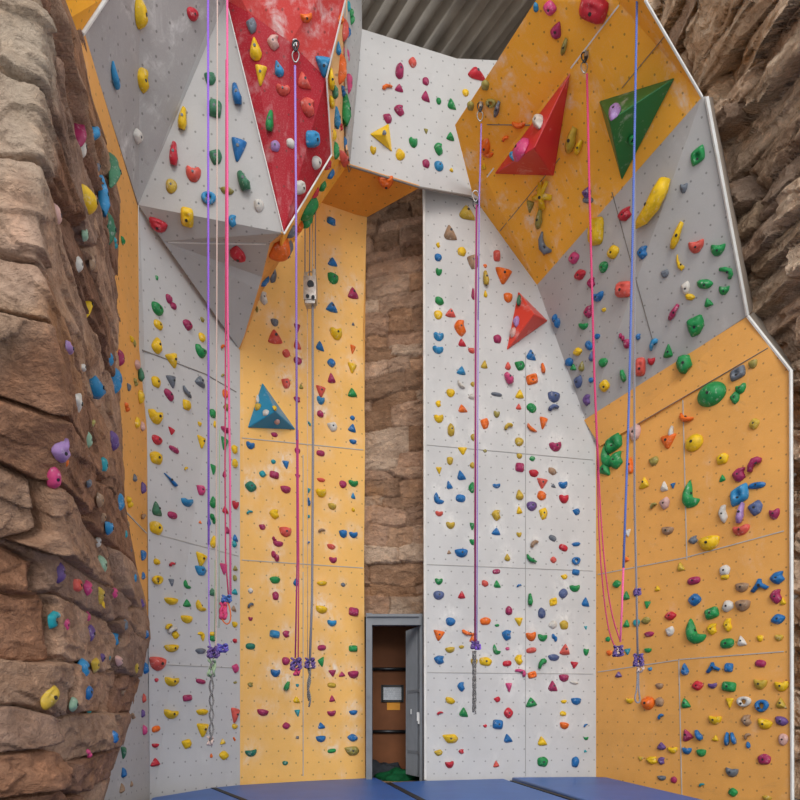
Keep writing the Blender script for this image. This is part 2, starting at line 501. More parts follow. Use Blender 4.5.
f = facet('side_return', [(749, 316, 7.03), (755, 310, 7.4), (796, 370, 7.0), (792, 371, 6.72)], plain_mat('beige_render', hexc('A3968A'), .9, bump=.5), 'return2')
keep(f, t_K); tag(f, 'beige rendered side return')
_bvh = BVHTree.FromPolygons(REG_V, REG_F)
strip('seam', t_strip, [[(120, 506), (146, 533)]], M['seam'], 0.012)
strip('seam', t_B, [[(142, 350), (205, 374), (236, 392)]], M['seam_dark'], 0.008)
strip('seam', t_B, [[(152, 533), (238, 556)], [(152, 664), (238, 668)]], M['seam'], 0.006)
strip('seam', t_C, [[(242, 438), (363, 450)], [(242, 560), (363, 568)], [(303, 572), (303, 776)], [(303, 455), (303, 568)]], M['seam'], 0.009)
strip('seam', t_D, [[(427, 445), (593, 460)], [(427, 564.5), (593, 571)], [(427, 672.5), (593, 674)], [(525.5, 352), (525.5, 776)]], M['seam_pale'], 0.006)
strip('seam', t_I, [[(500, 231), (560, 158)], [(622, 88), (664, 37)], [(487, 124.5), (530, 125)]], M['seam_dark'], 0.006)
strip('seam', t_I, [[(487, 177), (494, 168)], [(571, 68), (619, 5)]], M['white_edge'], 0.012)
strip('seam', t_J, [[(612, 192), (654, 345)]], M['seam_dark'], 0.006)
strip('seam', t_K, [[(598, 574.5), (684, 558), (784, 531)], [(598, 672), (678, 660)], [(679, 659.5), (784, 651.5)], [(683, 400), (687, 560)], [(679, 660), (682, 796)], [(791, 535), (792, 650)]], M['seam'], 0.010)
strip('seam', t_K, [[(636, 425), (768, 348)]], M['seam_dark'], 0.006)
strip('seam', t_E, [[(346, 160), (349, 172), (352, 166)]], M['seam_dark'], 0.006)
strip('seam', t_F, [[(168, 242), (200, 243), (266, 244)]], M['white_edge'], 0.012)

def edge_strip(thing, pts, r=0.012, mat='white_edge'):
    mb = MB(); mb.tube([V(*p) for p in pts], r, 6)
    return keep(mb.build('edge_strip', M[mat]), thing)
edge_strip(t_D, [(424, 188, 7.93), (425.3, 779.5, 7.93)], 0.016)
edge_strip(t_J, [(706.5, 97, 6.18), (747.5, 315, YK(748) - .02)], 0.018)
edge_strip(t_K, [(748, 316.5, YK(748) - .02), (791, 371, YK(791) - .02), (792.3, 800, YK(791) - .02)], 0.018)
edge_strip(t_F, [(82, 34, 4.82), (107, -3, 5.02), (140, -60, 5.22)], 0.016)
edge_strip(t_R, [(345.5, 0, 5.84), (326.5, 78, 6.12), (331.5, 155, 6.52), (284, 234, 6.27)], 0.008)
edge_strip(t_H, [(226, 0, 5.87), (283.5, 233, 6.27)], 0.005)
edge_strip(t_E, [(350, 166, 7.40), (420, 187.5, 7.69), (471, 196.5, 7.93)], 0.012, 'seam_dark')
edge_strip(t_I, [(645, 0, 5.73), (702, 97, 6.18)], 0.012)

# ================================================================ ROCK
def vnoise(x, y, seed=0):
    xi = np.floor(x).astype(np.int64); yi = np.floor(y).astype(np.int64)
    xf = x - xi; yf = y - yi
    def h(a, b):
        n = (a * 374761393 + b * 668265263 + seed * 982451653) & 0x7fffffff
        n = ((n ^ (n >> 13)) * 1274126177) & 0x7fffffff
        return ((n ^ (n >> 16)) & 0xffff) / 65535.0
    u = xf * xf * (3 - 2 * xf); v = yf * yf * (3 - 2 * yf)
    return (h(xi, yi) * (1 - u) + h(xi + 1, yi) * u) * (1 - v) + (h(xi, yi + 1) * (1 - u) + h(xi + 1, yi + 1) * u) * v

def fbm(x, y, o=4, seed=0, ridge=False):
    t = 0; a = 1; tot = 0
    for i in range(o):
        n = vnoise(x * 2 ** i + 17.3 * i, y * 2 ** i + 9.1 * i, seed + i)
        if ridge: n = 1 - abs(2 * n - 1)
        t = t + a * n; tot += a; a *= 0.5
    return t / tot

def chisel(u, z, gu, gz, k, seed):
    """broken facets: every jittered cell is its own tilted plane"""
    def hh(a, b, s_):
        n = (a * 73856093 + b * 19349663 + s_ * 83492791 + seed * 7919) & 0x7fffffff
        n = ((n ^ (n >> 13)) * 1274126177) & 0x7fffffff
        return ((n ^ (n >> 16)) & 0xffff) / 65535.0
    U_, Z_ = u / gu, z / gz; iu = np.floor(U_).astype(np.int64); iz = np.floor(Z_).astype(np.int64)
    best = np.full(u.shape, 1e9); out = np.zeros(u.shape)
    for du in (-1, 0, 1):
        for dz_ in (-1, 0, 1):
            a, b_ = iu + du, iz + dz_
            dx = U_ - (a + hh(a, b_, 1)); dy = Z_ - (b_ + hh(a, b_, 2)); q = dx * dx + dy * dy
            m = q < best; best = np.where(m, q, best)
            v = (hh(a, b_, 3) - .5) * .8 + (hh(a, b_, 4) - .5) * 1.1 * dx + (hh(a, b_, 5) - .75) * 1.3 * dy
            out = np.where(m, v, out)
    return out * k

def rock_wall(name, rows, ncol, nrow, cell, amp, seed, palette, mat, key, slope=0.0, tint_fn=None, uamp=1.0, rg=1.0, warp=1.0, taper=0.0, ang_s=1.0, tzm=-.12, tk=4.5, gapk=.55, gapw=.11, chis=(.16, .09, .03)):
    """rows: (py, [(px, Y), ...]) control lines from top to bottom -> broken courses of stone, really displaced"""
    rng = np.random.RandomState(seed)
    pys = np.array([r[0] for r in rows], float)
    K = len(rows[0][1])
    cx = np.array([[p[0] for p in r[1]] for r in rows], float); cy = np.array([[p[1] for p in r[1]] for r in rows], float)
    yy = np.linspace(pys[0], pys[-1], nrow)
    CX = np.array([np.interp(yy, pys, cx[:, k]) for k in range(K)]); CY = np.array([np.interp(yy, pys, cy[:, k]) for k in range(K)])
    # 3-D control points, then columns spaced evenly by length
    P3 = np.stack([(CX - 400) / F * CY, CY, CAMZ + (HOR - yy[None, :]) / F * CY], -1)   # K,nrow,3
    seg = np.linalg.norm(np.diff(P3[:, nrow // 2, :], axis=0), axis=-1)
    cum = np.concatenate([[0], np.cumsum(seg)]); L = cum[-1]
    s = np.linspace(0, L, ncol)
    G = np.zeros((nrow, ncol, 3))
    for j, sv in enumerate(s):
        k = min(K - 2, int(np.searchsorted(cum, sv, side='right') - 1)); t = (sv - cum[k]) / max(1e-9, seg[k])
        if t < 0: t = 0
        G[:, j, :] = P3[k] * (1 - t) + P3[k + 1] * t
    du = np.gradient(G, axis=1); dv = np.gradient(G, axis=0)
    n = np.cross(du, dv); n /= np.linalg.norm(n, axis=-1, keepdims=True) + 1e-12
    tocam = np.array([0, 0, CAMZ]) - G
    sgn = np.sign((n * tocam).sum(-1, keepdims=True)); n = n * sgn
    # smooth the normals along u so that the corner is rounded
    for _ in range(4):
        n[:, 1:-1] = (n[:, :-2] + n[:, 2:] + n[:, 1:-1]) / 3
    n /= np.linalg.norm(n, axis=-1, keepdims=True)
    U = np.broadcast_to(s[None, :], (nrow, ncol)); Z = G[:, :, 2]
    Uw = U + 0.12 * (fbm(U * 2, Z * 2, 3, seed + 5) - .5) * uamp
    Zw = Z + slope * U + 0.16 * warp * (fbm(U * 1.3, Z * 1.3, 3, seed + 9) - .5)
    dz, dxl = cell
    # broken courses
    zmin, zmax = Zw.min() - dz, Zw.max() + dz
    cells = []; zc = zmin
    while zc < zmax:
        h = dz * rng.uniform(0.55, 1.55); x = -rng.uniform(0, dxl)
        while x < L + dxl:
            wd = dxl * rng.uniform(0.45, 1.6)
            cells.append((x + wd / 2, zc + h / 2 + rng.uniform(-.12, .12) * h, wd, h)); x += wd
        zc += h
    C = np.array(cells); nc = len(C)
    ang = rng.uniform(-.30, .30, nc) * ang_s; off = rng.uniform(0, 1, nc) ** 1.3; tx = rng.normal(0, .22, nc); tz = rng.normal(tzm, .34, nc)
    uf, zf = Uw.ravel(), Zw.ravel()
    best = np.full(uf.shape, 1e9); sec = np.full(uf.shape, 1e9); idx = np.zeros(uf.shape, int)
    for i in range(nc):
        dx = uf - C[i, 0]; d_z = zf - C[i, 1]
        near = np.nonzero((np.abs(dx) < dxl * 2.2) & (np.abs(d_z) < dz * 3))[0]
        if len(near) == 0: continue
        a, b = dx[near], d_z[near]
        ca, sa = math.cos(ang[i] * .5), math.sin(ang[i] * .5)
        q = np.maximum(np.abs(a * ca + b * sa) / C[i, 2], np.abs(-a * sa + b * ca) / C[i, 3]) * 1.0 + 0.22 * np.hypot(a / C[i, 2], b / C[i, 3])
        m1 = q < best[near]
        nb = near[m1]; sec[nb] = best[nb]; best[nb] = q[m1]; idx[nb] = i
        no = near[~m1]; qq = q[~m1]; m2 = qq < sec[no]; sec[no[m2]] = qq[m2]
    gap = np.clip((sec - best) / gapw, 0, 1)
    face = off[idx] * amp + (tx[idx] * (uf - C[idx, 0]) + tz[idx] * (zf - C[idx, 1])) * min(0.8, amp * tk)
    rough = rg * (fbm(uf * 3.6, zf * 6, 5, seed + 21) - .5) * amp * .9 + rg * (fbm(uf * 8, zf * 12, 4, seed + 31, True) - .5) * amp * .35
    disp = face * (0.35 + 0.65 * gap) + rough - (1 - gap) ** 2 * amp * gapk
    disp = disp + chisel(uf + .25 * (fbm(uf * 3, zf * 3, 3, seed + 41) - .5), zf + .12 * (fbm(uf * 3, zf * 3, 3, seed + 43) - .5), *chis, seed)
    if taper: disp = np.where(disp > 0, disp * (1 - .8 * np.clip((uf / L - taper) / (1 - taper) * 2, 0, 1)), disp)
    P = G.reshape(-1, 3) + n.reshape(-1, 3) * disp[:, None]
    vs = P
    i0 = (np.arange(nrow - 1)[:, None] * ncol + np.arange(ncol - 1)[None, :]).ravel()
    fs = np.stack([i0, i0 + 1, i0 + ncol + 1, i0 + ncol], 1)
    a, b, c = P[fs[0, 0]], P[fs[0, 1]], P[fs[0, 2]]
    if np.dot(np.cross(b - a, c - a), n.reshape(-1, 3)[fs[0, 0]]) < 0: fs = fs[:, ::-1]
    me = bpy.data.meshes.new(name)
    me.vertices.add(len(vs)); me.vertices.foreach_set('co', vs.ravel())
    me.loops.add(fs.size); me.loops.foreach_set('vertex_index', fs.ravel().astype(np.int32))
    me.polygons.add(len(fs)); me.polygons.foreach_set('loop_start', np.arange(0, fs.size, 4, dtype=np.int32))
    me.update(calc_edges=True)
    pal = np.array([hexc(h)[:3] for h in palette])
    ci = rng.randint(0, len(pal), nc); br = rng.uniform(.82, 1.15, nc)
    col = pal[ci[idx]] * br[idx][:, None]
    if tint_fn is not None: col = tint_fn(col, U.ravel(), Z.ravel(), G.reshape(-1, 3), pal)
    ca_ = me.color_attributes.new('tint', 'FLOAT_COLOR', 'POINT')
    ca_.data.foreach_set('color', np.concatenate([col, np.ones((len(col), 1))], 1).astype(np.float32).ravel())
    me.materials.append(mat)
    o = bpy.data.objects.new(name, me); link(o)
    nn = n.reshape(-1, 3)
    register([Vector(p) for p in P.tolist()], [tuple(f) for f in fs.tolist()], key, [Vector(nn[f[0]]) for f in fs])
    return o

mr = rock_mat('rock_face')
LR = [(-60, 20, 60), (0, 30, 67), (40, 30, 82), (100, 32, 92), (150, 33, 107), (200, 33, 118), (260, 33, 116), (330, 45, 120), (380, 50, 117), (440, 50, 120),
      (500, 48, 120), (560, 50, 132), (600, 48, 142), (640, 45, 147), (675, 45, 139), (740, 42, 120), (800, 40, 101), (1000, 34, 62)]
rows = []
for y, e, r in LR:
    k = np.interp(y, [0, 300, 450, 560, 1000], [3.1, 3.2, 3.65, 3.95, 3.85]); k0 = np.interp(y, [0, 300, 560, 1000], [2.95, 2.95, 3.2, 3.2])
    rows.append((y, [(-130, float(k0)), (e, float(k)), (r, YS(r) - (0.16 if y < 500 else 0.34)), (r + 4, YS(r) + 0.3)]))
def tint_left(col, U, Z, G, pal):
    front = np.clip((3.32 - G[:, 1]) / .1, 0, 1)
    hi = np.clip((Z - 2.55) / .1, 0, 1) * front
    pink = np.array(hexc('D9A892')[:3]); pale = np.array(hexc('C9B8A6')[:3])
    m = (fbm(U * 2.5, Z * 1.2, 4, 3) - .3)[:, None] * 2
    m = np.clip(m, 0, 1)
    c2 = pink * (1 - m) + pale * m
    k = (hi * .8)[:, None]
    col = col * (1 - k) + c2 * k
    mid = (np.clip((Z - 1.5) / .2, 0, 1) * front * .45)[:, None]
    return col * (1 - mid) + np.array(hexc('B5A28E')[:3]) * mid
o = rock_wall('wall_left', rows, 300, 620, (0.26, 1.35), 0.075, 11, ['B0876A', 'A67C62', 'B8937A', '9A7560', 'BC9A82', 'A88A78'], mr, 'rock', tint_fn=tint_left, warp=.5, taper=.6, rg=1.0, gapk=1.1, gapw=.10, chis=(.30, .13, .030))
tag(o, kind='structure')

RR = [(-70, 622, 7.7, 880, 5.5), (0, 636, 7.7, 880, 5.6), (97, 690, 7.7, 880, 5.8), (200, 712, 7.7, 880, 5.9), (320, 738, 7.6, 880, 6.1), (380, 786, 7.3, 880, 6.3),
      (480, 790, 7.2, 880, 6.45), (560, 793, 7.15, 880, 6.5), (840, 794, 7.15, 880, 6.6)]
rows = [(y, [(a, ya), (b, yb)]) for y, a, ya, b, yb in RR]
o = rock_wall('wall_right', rows, 240, 480, (0.27, 0.85), 0.20, 5, ['E6CAB0', 'DABDA0', 'CCB097', 'E8CEB4', 'C0A692'], mr, 'rightrock', slope=0.10, ang_s=1.0, tzm=-.45, tk=3.6, gapk=.8, chis=(.26, .13, .06))
tag(o, kind='structure')

rows = [(150, [(352, 8.5), (440, 8.4)]), (617, [(352, 8.5), (440, 8.4)])]
o = rock_wall('wall_back', rows, 90, 470, (0.19, 0.5), 0.045, 23, ['BA967A', 'C0A088', 'AA866A', 'C4AA94', 'B4927A', 'A08068'], mr, 'pillar', slope=-0.06, chis=(.12, .06, .018))
tag(o, kind='structure')

_bvh = BVHTree.FromPolygons(REG_V, REG_F)

# ================================================================ ROOM SHELL
floor_m = plain_mat('concrete_floor', hexc('77736E'), 0.85)
tag(MB().box((0, 4.5, BOT - 0.03), (14, 15, 0.06)).build('floor', floor_m), kind='structure')
brown = plain_mat('brown_plywood', hexc('8A5636'), 0.7, 0.3, 0.25, 3)
dark_wall = plain_mat('dark_wall', hexc('5E5650'), 0.9)
# dark masonry behind the climbing frame
tag(MB().box((-2.6, 10.4, 4.5), (4.0, 0.1, 9.6)).build('wall_rear', dark_wall), kind='structure')
tag(MB().box((3.4, 10.4, 4.5), (5.6, 0.1, 9.6)).build('wall_rear', dark_wall), kind='structure')

# corrugated metal roof: trapezoid ribs running away from the camera to the left
ribs = MB()
ZR, pitch_r = 9.35, 0.235
d = Vector((0.618, -1, 0)).normalized(); q = Vector((-d.y, d.x, 0))      # along the ribs, across the ribs
prof = [(0, 0), (0.11, 0), (0.135, -0.14), (0.165, -0.14), (0.19, 0)]
base = Vector((0.3, 8.6, ZR))
vs, fs = [], []
cols = []
for k in range(-24, 26):
    for a, h in prof[:-1] if True else prof:
        cols.append((k * pitch_r + a, h))
for a, h in cols:
    for tt in (-4.5, 2.2):
        vs.append(base + q * a + d * tt + Vector((0, 0, h)))
for i in range(len(cols) - 1):
    fs.append((2 * i, 2 * i + 1, 2 * i + 3, 2 * i + 2))
ribs.add(vs, fs)
roof_m = plain_mat('corrugated_metal', hexc('A89C8E'), 0.3, 0.6, 0.45, 1.2, 0.4)
tag(ribs.build('ceiling', roof_m), kind='structure')

# ---------------------------------------------------------------- gym mats
mat_blue = plain_mat('blue_vinyl', hexc('2D62B0'), 0.42, 0.4, 0.12, 2.5, bump=0.06)
mat_black = plain_mat('black_vinyl_side', hexc('15161A'), 0.6)
def zp(px, py, z=0.0):
    Y = (CAMZ - z) * F / (py - HOR)
    return Vector(((px - 400) / F * Y, Y, z))
def mat_slab(top, label, dz=0.0):
    P = [zp(*p) + Vector((0, 0, dz)) for p in top]
    bm = bmesh.new()
    f0 = bm.faces.new([bm.verts.new(p) for p in P])
    f0.normal_update()
    if f0.normal.z < 0: f0.normal_flip()
    r = bmesh.ops.extrude_face_region(bm, geom=[f0])
    nv = [g for g in r['geom'] if isinstance(g, bmesh.types.BMVert)]
    old = [v for v in bm.verts if v not in nv]
    for v in old: v.co.z = BOT + 0.001
    bmesh.ops.recalc_face_normals(bm, faces=bm.faces)
    es = [e for e in bm.edges if all(v.co.z > -0.05 for v in e.verts)]
    bmesh.ops.bevel(bm, geom=es, offset=0.018, segments=3, affect='EDGES', profile=0.5)
    me = bpy.data.meshes.new('gym_mat'); bm.to_mesh(me); bm.free()
    me.materials.append(mat_blue); me.materials.append(mat_black)
    for p in me.polygons:
        p.use_smooth = abs(p.normal.z) > 0.2 and abs(p.normal.z) < 0.98
    o = bpy.data.objects.new('gym_mat', me); link(o)
    tag(o, label, 'gym mat', 'blue gym mats laid along the foot of the walls')
    # black hook-and-loop strip that covers the joint
    return o
def seam1(y): return 212 + (y - 787) * (33 / 13.)
def seam2(y): return 387.5 + (y - 782) * (35 / 18.)
def seam3(y): return 510.5 + (y - 780) * (65 / 20.)
mat_slab([(152, 797.5), (seam1(787.6) - 1, 787.6), (seam1(860) - 8, 860), (90, 860)], 'blue gym mat in front of the narrow grey wall')
mat_slab([(seam1(787.4) + 1, 787.4), (241, 784.8), (300, 781.2), (362, 777.6), (376, 777.4), (386, 782.5), (seam2(860) - 8, 860), (seam1(860) + 4, 860)], 'blue gym mat in front of the tall orange wall')
mat_slab([(388.5, 782.4), (427, 780.6), (504, 778.6), (509, 780.4), (seam3(860) - 10, 860), (seam2(860) + 4, 860)], 'blue gym mat in front of the doorway and part of the grey wall')
mat_slab([(512, 778.3), (592, 777.8), (607, 778.2), (700, 800), (940, 858), (seam3(858) + 5, 858)], 'blue gym mat running from the grey wall along the orange side wall', 0.012)

def joint_strip(fn, y0, y1, wd, off):
    mb = MB(); n = 12
    for i in range(n):
        a = zp(fn(y0 + (y1 - y0) * i / n) + off, y0 + (y1 - y0) * i / n, 0.006); b = zp(fn(y0 + (y1 - y0) * (i + 1) / n) + off, y0 + (y1 - y0) * (i + 1) / n, 0.006)
        t = (b - a).normalized(); s = Vector((-t.y, t.x, 0)) * wd / 2
        mb.add([a - s, a + s, b + s, b - s, a - s - Vector((0, 0, .03)), a + s - Vector((0, 0, .03)), b + s - Vector((0, 0, .03)), b - s - Vector((0, 0, .03))],
               [(0, 1, 2, 3), (4, 7, 6, 5), (0, 4, 5, 1), (1, 5, 6, 2), (2, 6, 7, 3), (3, 7, 4, 0)])
    o = mb.build('joint_strip', mat_black)
    return o
tag(joint_strip(seam1, 787.5, 855, 0.05, 0), 'black strip covering the joint between the first two mats by the narrow grey wall', 'mat joint strip', 'black strips over the mat joints')
tag(joint_strip(seam2, 782.3, 855, 0.06, 0), 'black strip covering the mat joint in front of the doorway', 'mat joint strip', 'black strips over the mat joints')
tag(joint_strip(seam3, 780.4, 855, 0.05, 0), 'black strip covering the mat joint in front of the tall grey wall', 'mat joint strip', 'black strips over the mat joints')

# ================================================================ DOORWAY
steel_grey = plain_mat('grey_painted_steel', hexc('83868B'), 0.5, 0.4, 0.15, 4)
white_tag = plain_mat('white_plastic', hexc('E6E6E4'), 0.5)
YF = 8.02                                             # front of the door frame
def X(px, Y=YF): return (px - 400) / F * Y
def Zc(py, Y=YF): return CAMZ + (HOR - py) / F * Y
door = empty('door_1', (X(396), YF, 0)); tag(door, kind='structure')
mb = MB()
zt = Zc(613)
mb.box(((X(366) + X(372)) / 2, YF + .08, zt / 2 - .15), (X(372) - X(366), .16, zt + .3))
mb.box(((X(423.5) + X(427)) / 2, YF + .08, zt / 2 - .15), (X(427) - X(423.5), .16, zt + .3))
mb.box(((X(419.5) + X(423)) / 2, YF + .11, zt / 2 - .15), (X(422.5) - X(419.5), .12, zt + .3))
mb.box(((X(366) + X(422)) / 2, YF + .05, (zt + Zc(624)) / 2 - .01), (X(420) - X(366), .10, zt - Zc(624)))
mb.box(((X(366) + X(420)) / 2, YF + .035, zt - .03), (X(420) - X(366) - .02, .13, .03))
for z in (0.35, 0.95, 1.6):                            # frame fixings
    mb.box((X(368.5), YF - .002, z), (.02, .01, .02))
keep(mb.build('door_frame', steel_grey), door)
# folded door leaf, ribbed sheet standing at an angle in the opening
leaf = MB(); n = 13
a = Vector((X(408.5, 8.55), 8.55, 0)); b = Vector((X(420.5, 8.14), 8.14, 0))
t = (b - a); nrm = Vector((-t.y, t.x, 0)).normalized()
zb, ztop = 0.02, Zc(627, 8.2)
vs = []
for k in range(n):
    off = 0.034 if k % 2 else -0.034
    p = a + t * (k / (n - 1)) + nrm * off
    vs += [Vector((p.x, p.y, zb)), Vector((p.x, p.y, ztop))]
fs = [(2 * i, 2 * i + 2, 2 * i + 3, 2 * i + 1) for i in range(n - 1)]
leaf.add(vs, fs); leaf.add([v + Vector((0, .05, 0)) for v in vs], fs)
for z in (0.30, 1.02):
    c = (a + b) / 2; ang = math.atan2(t.y, t.x)
    leaf.box((c.x - nrm.x * -.0, c.y - .04, z), (t.length, .03, .035), Matrix.Rotation(ang, 3, 'Z'))
lf = keep(leaf.build('door_leaf', steel_grey), door)
h = MB(); h.box((X(411.5, 8.38), 8.36, 0.78), (.025, .02, .06)); h.box((X(418.3, 8.15), 8.13, 0.72), (.035, .03, .10)); h.box((X(418.6, 8.15), 8.12, .66), (.02, .03, .05))
keep(h.build('door_handle', white_tag), door)

room = MB()
room.box((0.0, 9.25, 1.2), (1.6, .06, 3.2))
tag(room.build('wall_inner', brown), kind='structure')
inner = MB(); inner.box((-.62, 8.7, 1.2), (.04, 1.0, 3.2)); inner.box((.62, 8.85, 1.2), (.04, .7, 3.2)); inner.box((0, 8.9, 2.15), (1.4, .7, .05))
tag(inner.build('wall_inner', dark_wall), kind='structure')
Yi = 9.21
bars = []
for py, lab in ((669, 'upper dark metal bar across the brown wall in the doorway'), (731.5, 'lower dark metal bar across the brown wall in the doorway')):
    mb = MB(); mb.tube([V(366, py, Yi - .02), V(409, py, Yi - .02)], .022, 8)
    tag(mb.build('wall_bar', M['dark_steel'], smooth=True), lab, 'bar')
fr = MB(); p0, p1 = V(382.3, 686, Yi), V(402.5, 701, Yi)
cx_, cz = (p0.x + p1.x) / 2, (p0.z + p1.z) / 2; wx, wz = p1.x - p0.x, p0.z - p1.z
for dx, dz_, ww, hh in ((0, wz / 2, wx, .03), (0, -wz / 2, wx, .03), (-wx / 2, 0, .03, wz + .03), (wx / 2, 0, .03, wz + .03)):
    fr.box((cx_ + dx, Yi, cz + dz_), (ww, .025, hh))
board = empty('framed_notice', (cx_, Yi, cz))
keep(fr.build('frame', plain_mat('black_frame', hexc('17171A'), .4)), board)
pm, nt, b = new_mat('printed_sheet', .5)
tc = N(nt, 'ShaderNodeTexCoord').outputs['Object']
sep = N(nt, 'ShaderNodeSeparateXYZ'); nt.links.new(tc, sep.inputs[0])
ln = ramp(nt, math_n(nt, 'FRACT', math_n(nt, 'MULTIPLY', sep.outputs[2], 38.0)), .55, .65)
wd_ = ramp(nt, noise(nt, vscale(nt, tc, (60, 1, 38)), 1.0, 2), .42, .5)
nt.links.new(mix(nt, math_n(nt, 'MULTIPLY', math_n(nt, 'MULTIPLY', ln, wd_), .55), (.72, .76, .82, 1), (.25, .28, .33, 1)), b.inputs['Base Color'])
keep(MB().box((cx_, Yi + .002, cz), (wx - .02, .012, wz - .02)).build('printed_sheet', pm), board)
tag(board, 'black framed white notice on the brown wall seen through the doorway', 'notice')
p0, p1 = V(387, 702.3, Yi), V(400, 710, Yi)
tag(MB().box(((p0.x + p1.x) / 2, Yi + .008, (p0.z + p1.z) / 2), (p1.x - p0.x, .006, p0.z - p1.z)).build('paper_note', plain_mat('orange_paper', hexc('F2A53A'), .7, var=.05)), 'orange paper note pinned just below the framed notice', 'paper note')

def heap(name, c, sx, sy, sz, mat, seed, label, cat):
    bm = bmesh.new(); bmesh.ops.create_uvsphere(bm, u_segments=36, v_segments=20, radius=1)
    rng = random.Random(seed); ph = [rng.uniform(0, 6) for _ in range(6)]
    for v in bm.verts:
        x, y, z = v.co
        r = 1 + .12 * math.sin(5 * x + ph[0]) + .10 * math.sin(7 * y + ph[1] + 3 * x) + .08 * math.sin(11 * x - 6 * z + ph[2]) + .05 * math.sin(17 * y + ph[3])
        v.co = Vector((x * sx * r, y * sy * r, max(0, z) ** .8 * sz * r))
    me = bpy.data.meshes.new(name); bm.to_mesh(me); bm.free(); me.materials.append(mat)
    for p in me.polygons: p.use_smooth = True
    o = bpy.data.objects.new(name, me); o.location = c; link(o)
    return tag(o, label, cat)
heap('green_sheet', (X(398, 8.75), 8.72, -.06), .27, .26, .12, plain_mat('green_cloth', hexc('156038'), .8, .2, .3, 12), 3, 'crumpled green cloth on the floor inside the doorway', 'cloth')
heap('dark_bag', (X(381, 8.9), 8.98, -.06), .24, .16, .20, plain_mat('dark_cloth', hexc('3C4046'), .8, .2, .3, 12), 5, 'dark bag lying behind the green cloth inside the doorway', 'bag')
tag(MB().box((0, 8.8, -.10), (1.2, .8, .08)).build('floor', plain_mat('doorway_floor', hexc('9A7B58'), .8)), kind='structure')

# ================================================================ PYRAMID VOLUMES
def volume(name, base, apex, out, col, label, key, bolts=()):
    hs = [ray(*p) for p in base]
    B = [h[0] for h in hs]
    n = (B[1] - B[0]).cross(B[2] - B[0]).normalized()
    if n.dot(Vector((0, 0, CAMZ)) - B[0]) < 0: n = -n; B.reverse()
    # apex: along the sight line through its place in the picture, 'out' metres off the wall
    o = Vector((0, 0, CAMZ)); dd = (V(apex[0], apex[1], 10) - o).normalized()
    t = ((B[0] + n * out) - o).dot(n) / dd.dot(n)
    A = o + dd * t
    mat, nt, b = new_mat(name + '_paint', .38, .45)
    tc = N(nt, 'ShaderNodeNewGeometry').outputs['Position']
    s1 = ramp(nt, noise(nt, tc, 4.5, 8, .75, .6), .56, .70)
    c = mix(nt, math_n(nt, 'MULTIPLY', s1, .4), hexc(col), (.8, .76, .73, 1))
    nt.links.new(c, b.inputs['Base Color'])
    vs = [p + n * .001 for p in B] + [A]
    ctr = sum(vs, Vector()) / 4
    bm = bmesh.new(); bv = [bm.verts.new(v - ctr) for v in vs]
    for f in ((0, 1, 3), (1, 2, 3), (2, 0, 3), (2, 1, 0)): bm.faces.new([bv[i] for i in f])
    bmesh.ops.recalc_face_normals(bm, faces=bm.faces)
    bmesh.ops.bevel(bm, geom=list(bm.edges), offset=.008, segments=1, affect='EDGES')
    me = bpy.data.meshes.new(name); bm.to_mesh(me); bm.free(); me.materials.append(mat)
    ob = bpy.data.objects.new(name, me); ob.location = ctr; link(ob)
    tag(ob, label, 'climbing volume')
    register(vs, [(0, 1, 3), (1, 2, 3), (2, 0, 3)], key)
    return ob
volume('climbing_volume', [(571, 71), (494, 174), (554, 176)], (534, 148), .50, 'C92434', 'large red pyramid volume bolted to the orange overhang', 'redvol')
volume('climbing_volume', [(599, 101), (676, 77), (622, 181)], (609, 121), .42, '1F6B35', 'large green pyramid volume bolted to the orange overhang', 'greenvol')
volume('climbing_volume', [(518, 291), (548, 321), (506, 351)], (534, 314), .26, 'D9402F', 'red orange pyramid volume on the tall grey wall', 'redvol2')
volume('climbing_volume', [(262, 382), (247, 428), (296, 430)], (275, 411), .24, '1E85AE', 'blue pyramid volume on the tall orange wall', 'bluevol')
volume('climbing_volume', [(389, 123), (369, 134), (392.5, 153)], (385, 134.5), .10, 'F0C21E', 'small yellow pyramid volume on the high grey panel', 'yellowvol')
_bvh = BVHTree.FromPolygons(REG_V, REG_F)

# ================================================================ HOLDS
HC = dict(y='EFC21B', r='C8283A', R='DC5A4E', m='A82C5E', k='D2467E', b='1F6FB0', l='2F8CC0', t='1F9AA6', T='1F7A66', g='1F8F4C', G='3E7A5A', h='93B59A',
          o='F0701E', v='6B4E8C', V='A883BC', p='D9D3CB', P='D5A9A0', a='6E7580', n='9C9048', q='C9A83A', w='A48468', s='55648F')
HN = dict(y='yellow', r='red', R='coral red', m='maroon', k='magenta pink', b='blue', l='light blue', t='turquoise', T='dark teal', g='green', G='dull green', h='pale green',
          o='orange', v='purple', V='lilac', p='white', P='pale pink', a='grey', n='olive', q='mustard', w='brown', s='slate blue')
PN = dict(strip='orange side strip', wedge='low grey wedge', corner='corner panel', narrow='narrow grey wall', orange='tall orange wall', grey='tall grey wall', high='high grey panel',
          soffit='orange underside', overhang='grey overhang', lip='lip of grey overhang', lower='facet under grey overhang', red='red overhang', flank='crowded orange flank', lowflank='lower orange flank',
          bigorange='big orange overhang', leaning='leaning grey wall', side='wide orange side wall', rock='rock wall', redvol='big red pyramid', greenvol='green pyramid', redvol2='small red pyramid',
          bluevol='blue pyramid', yellowvol='yellow pyramid', rightrock='far rock wall', pillar='stone pillar')
PN['return'] = 'narrow grey return'

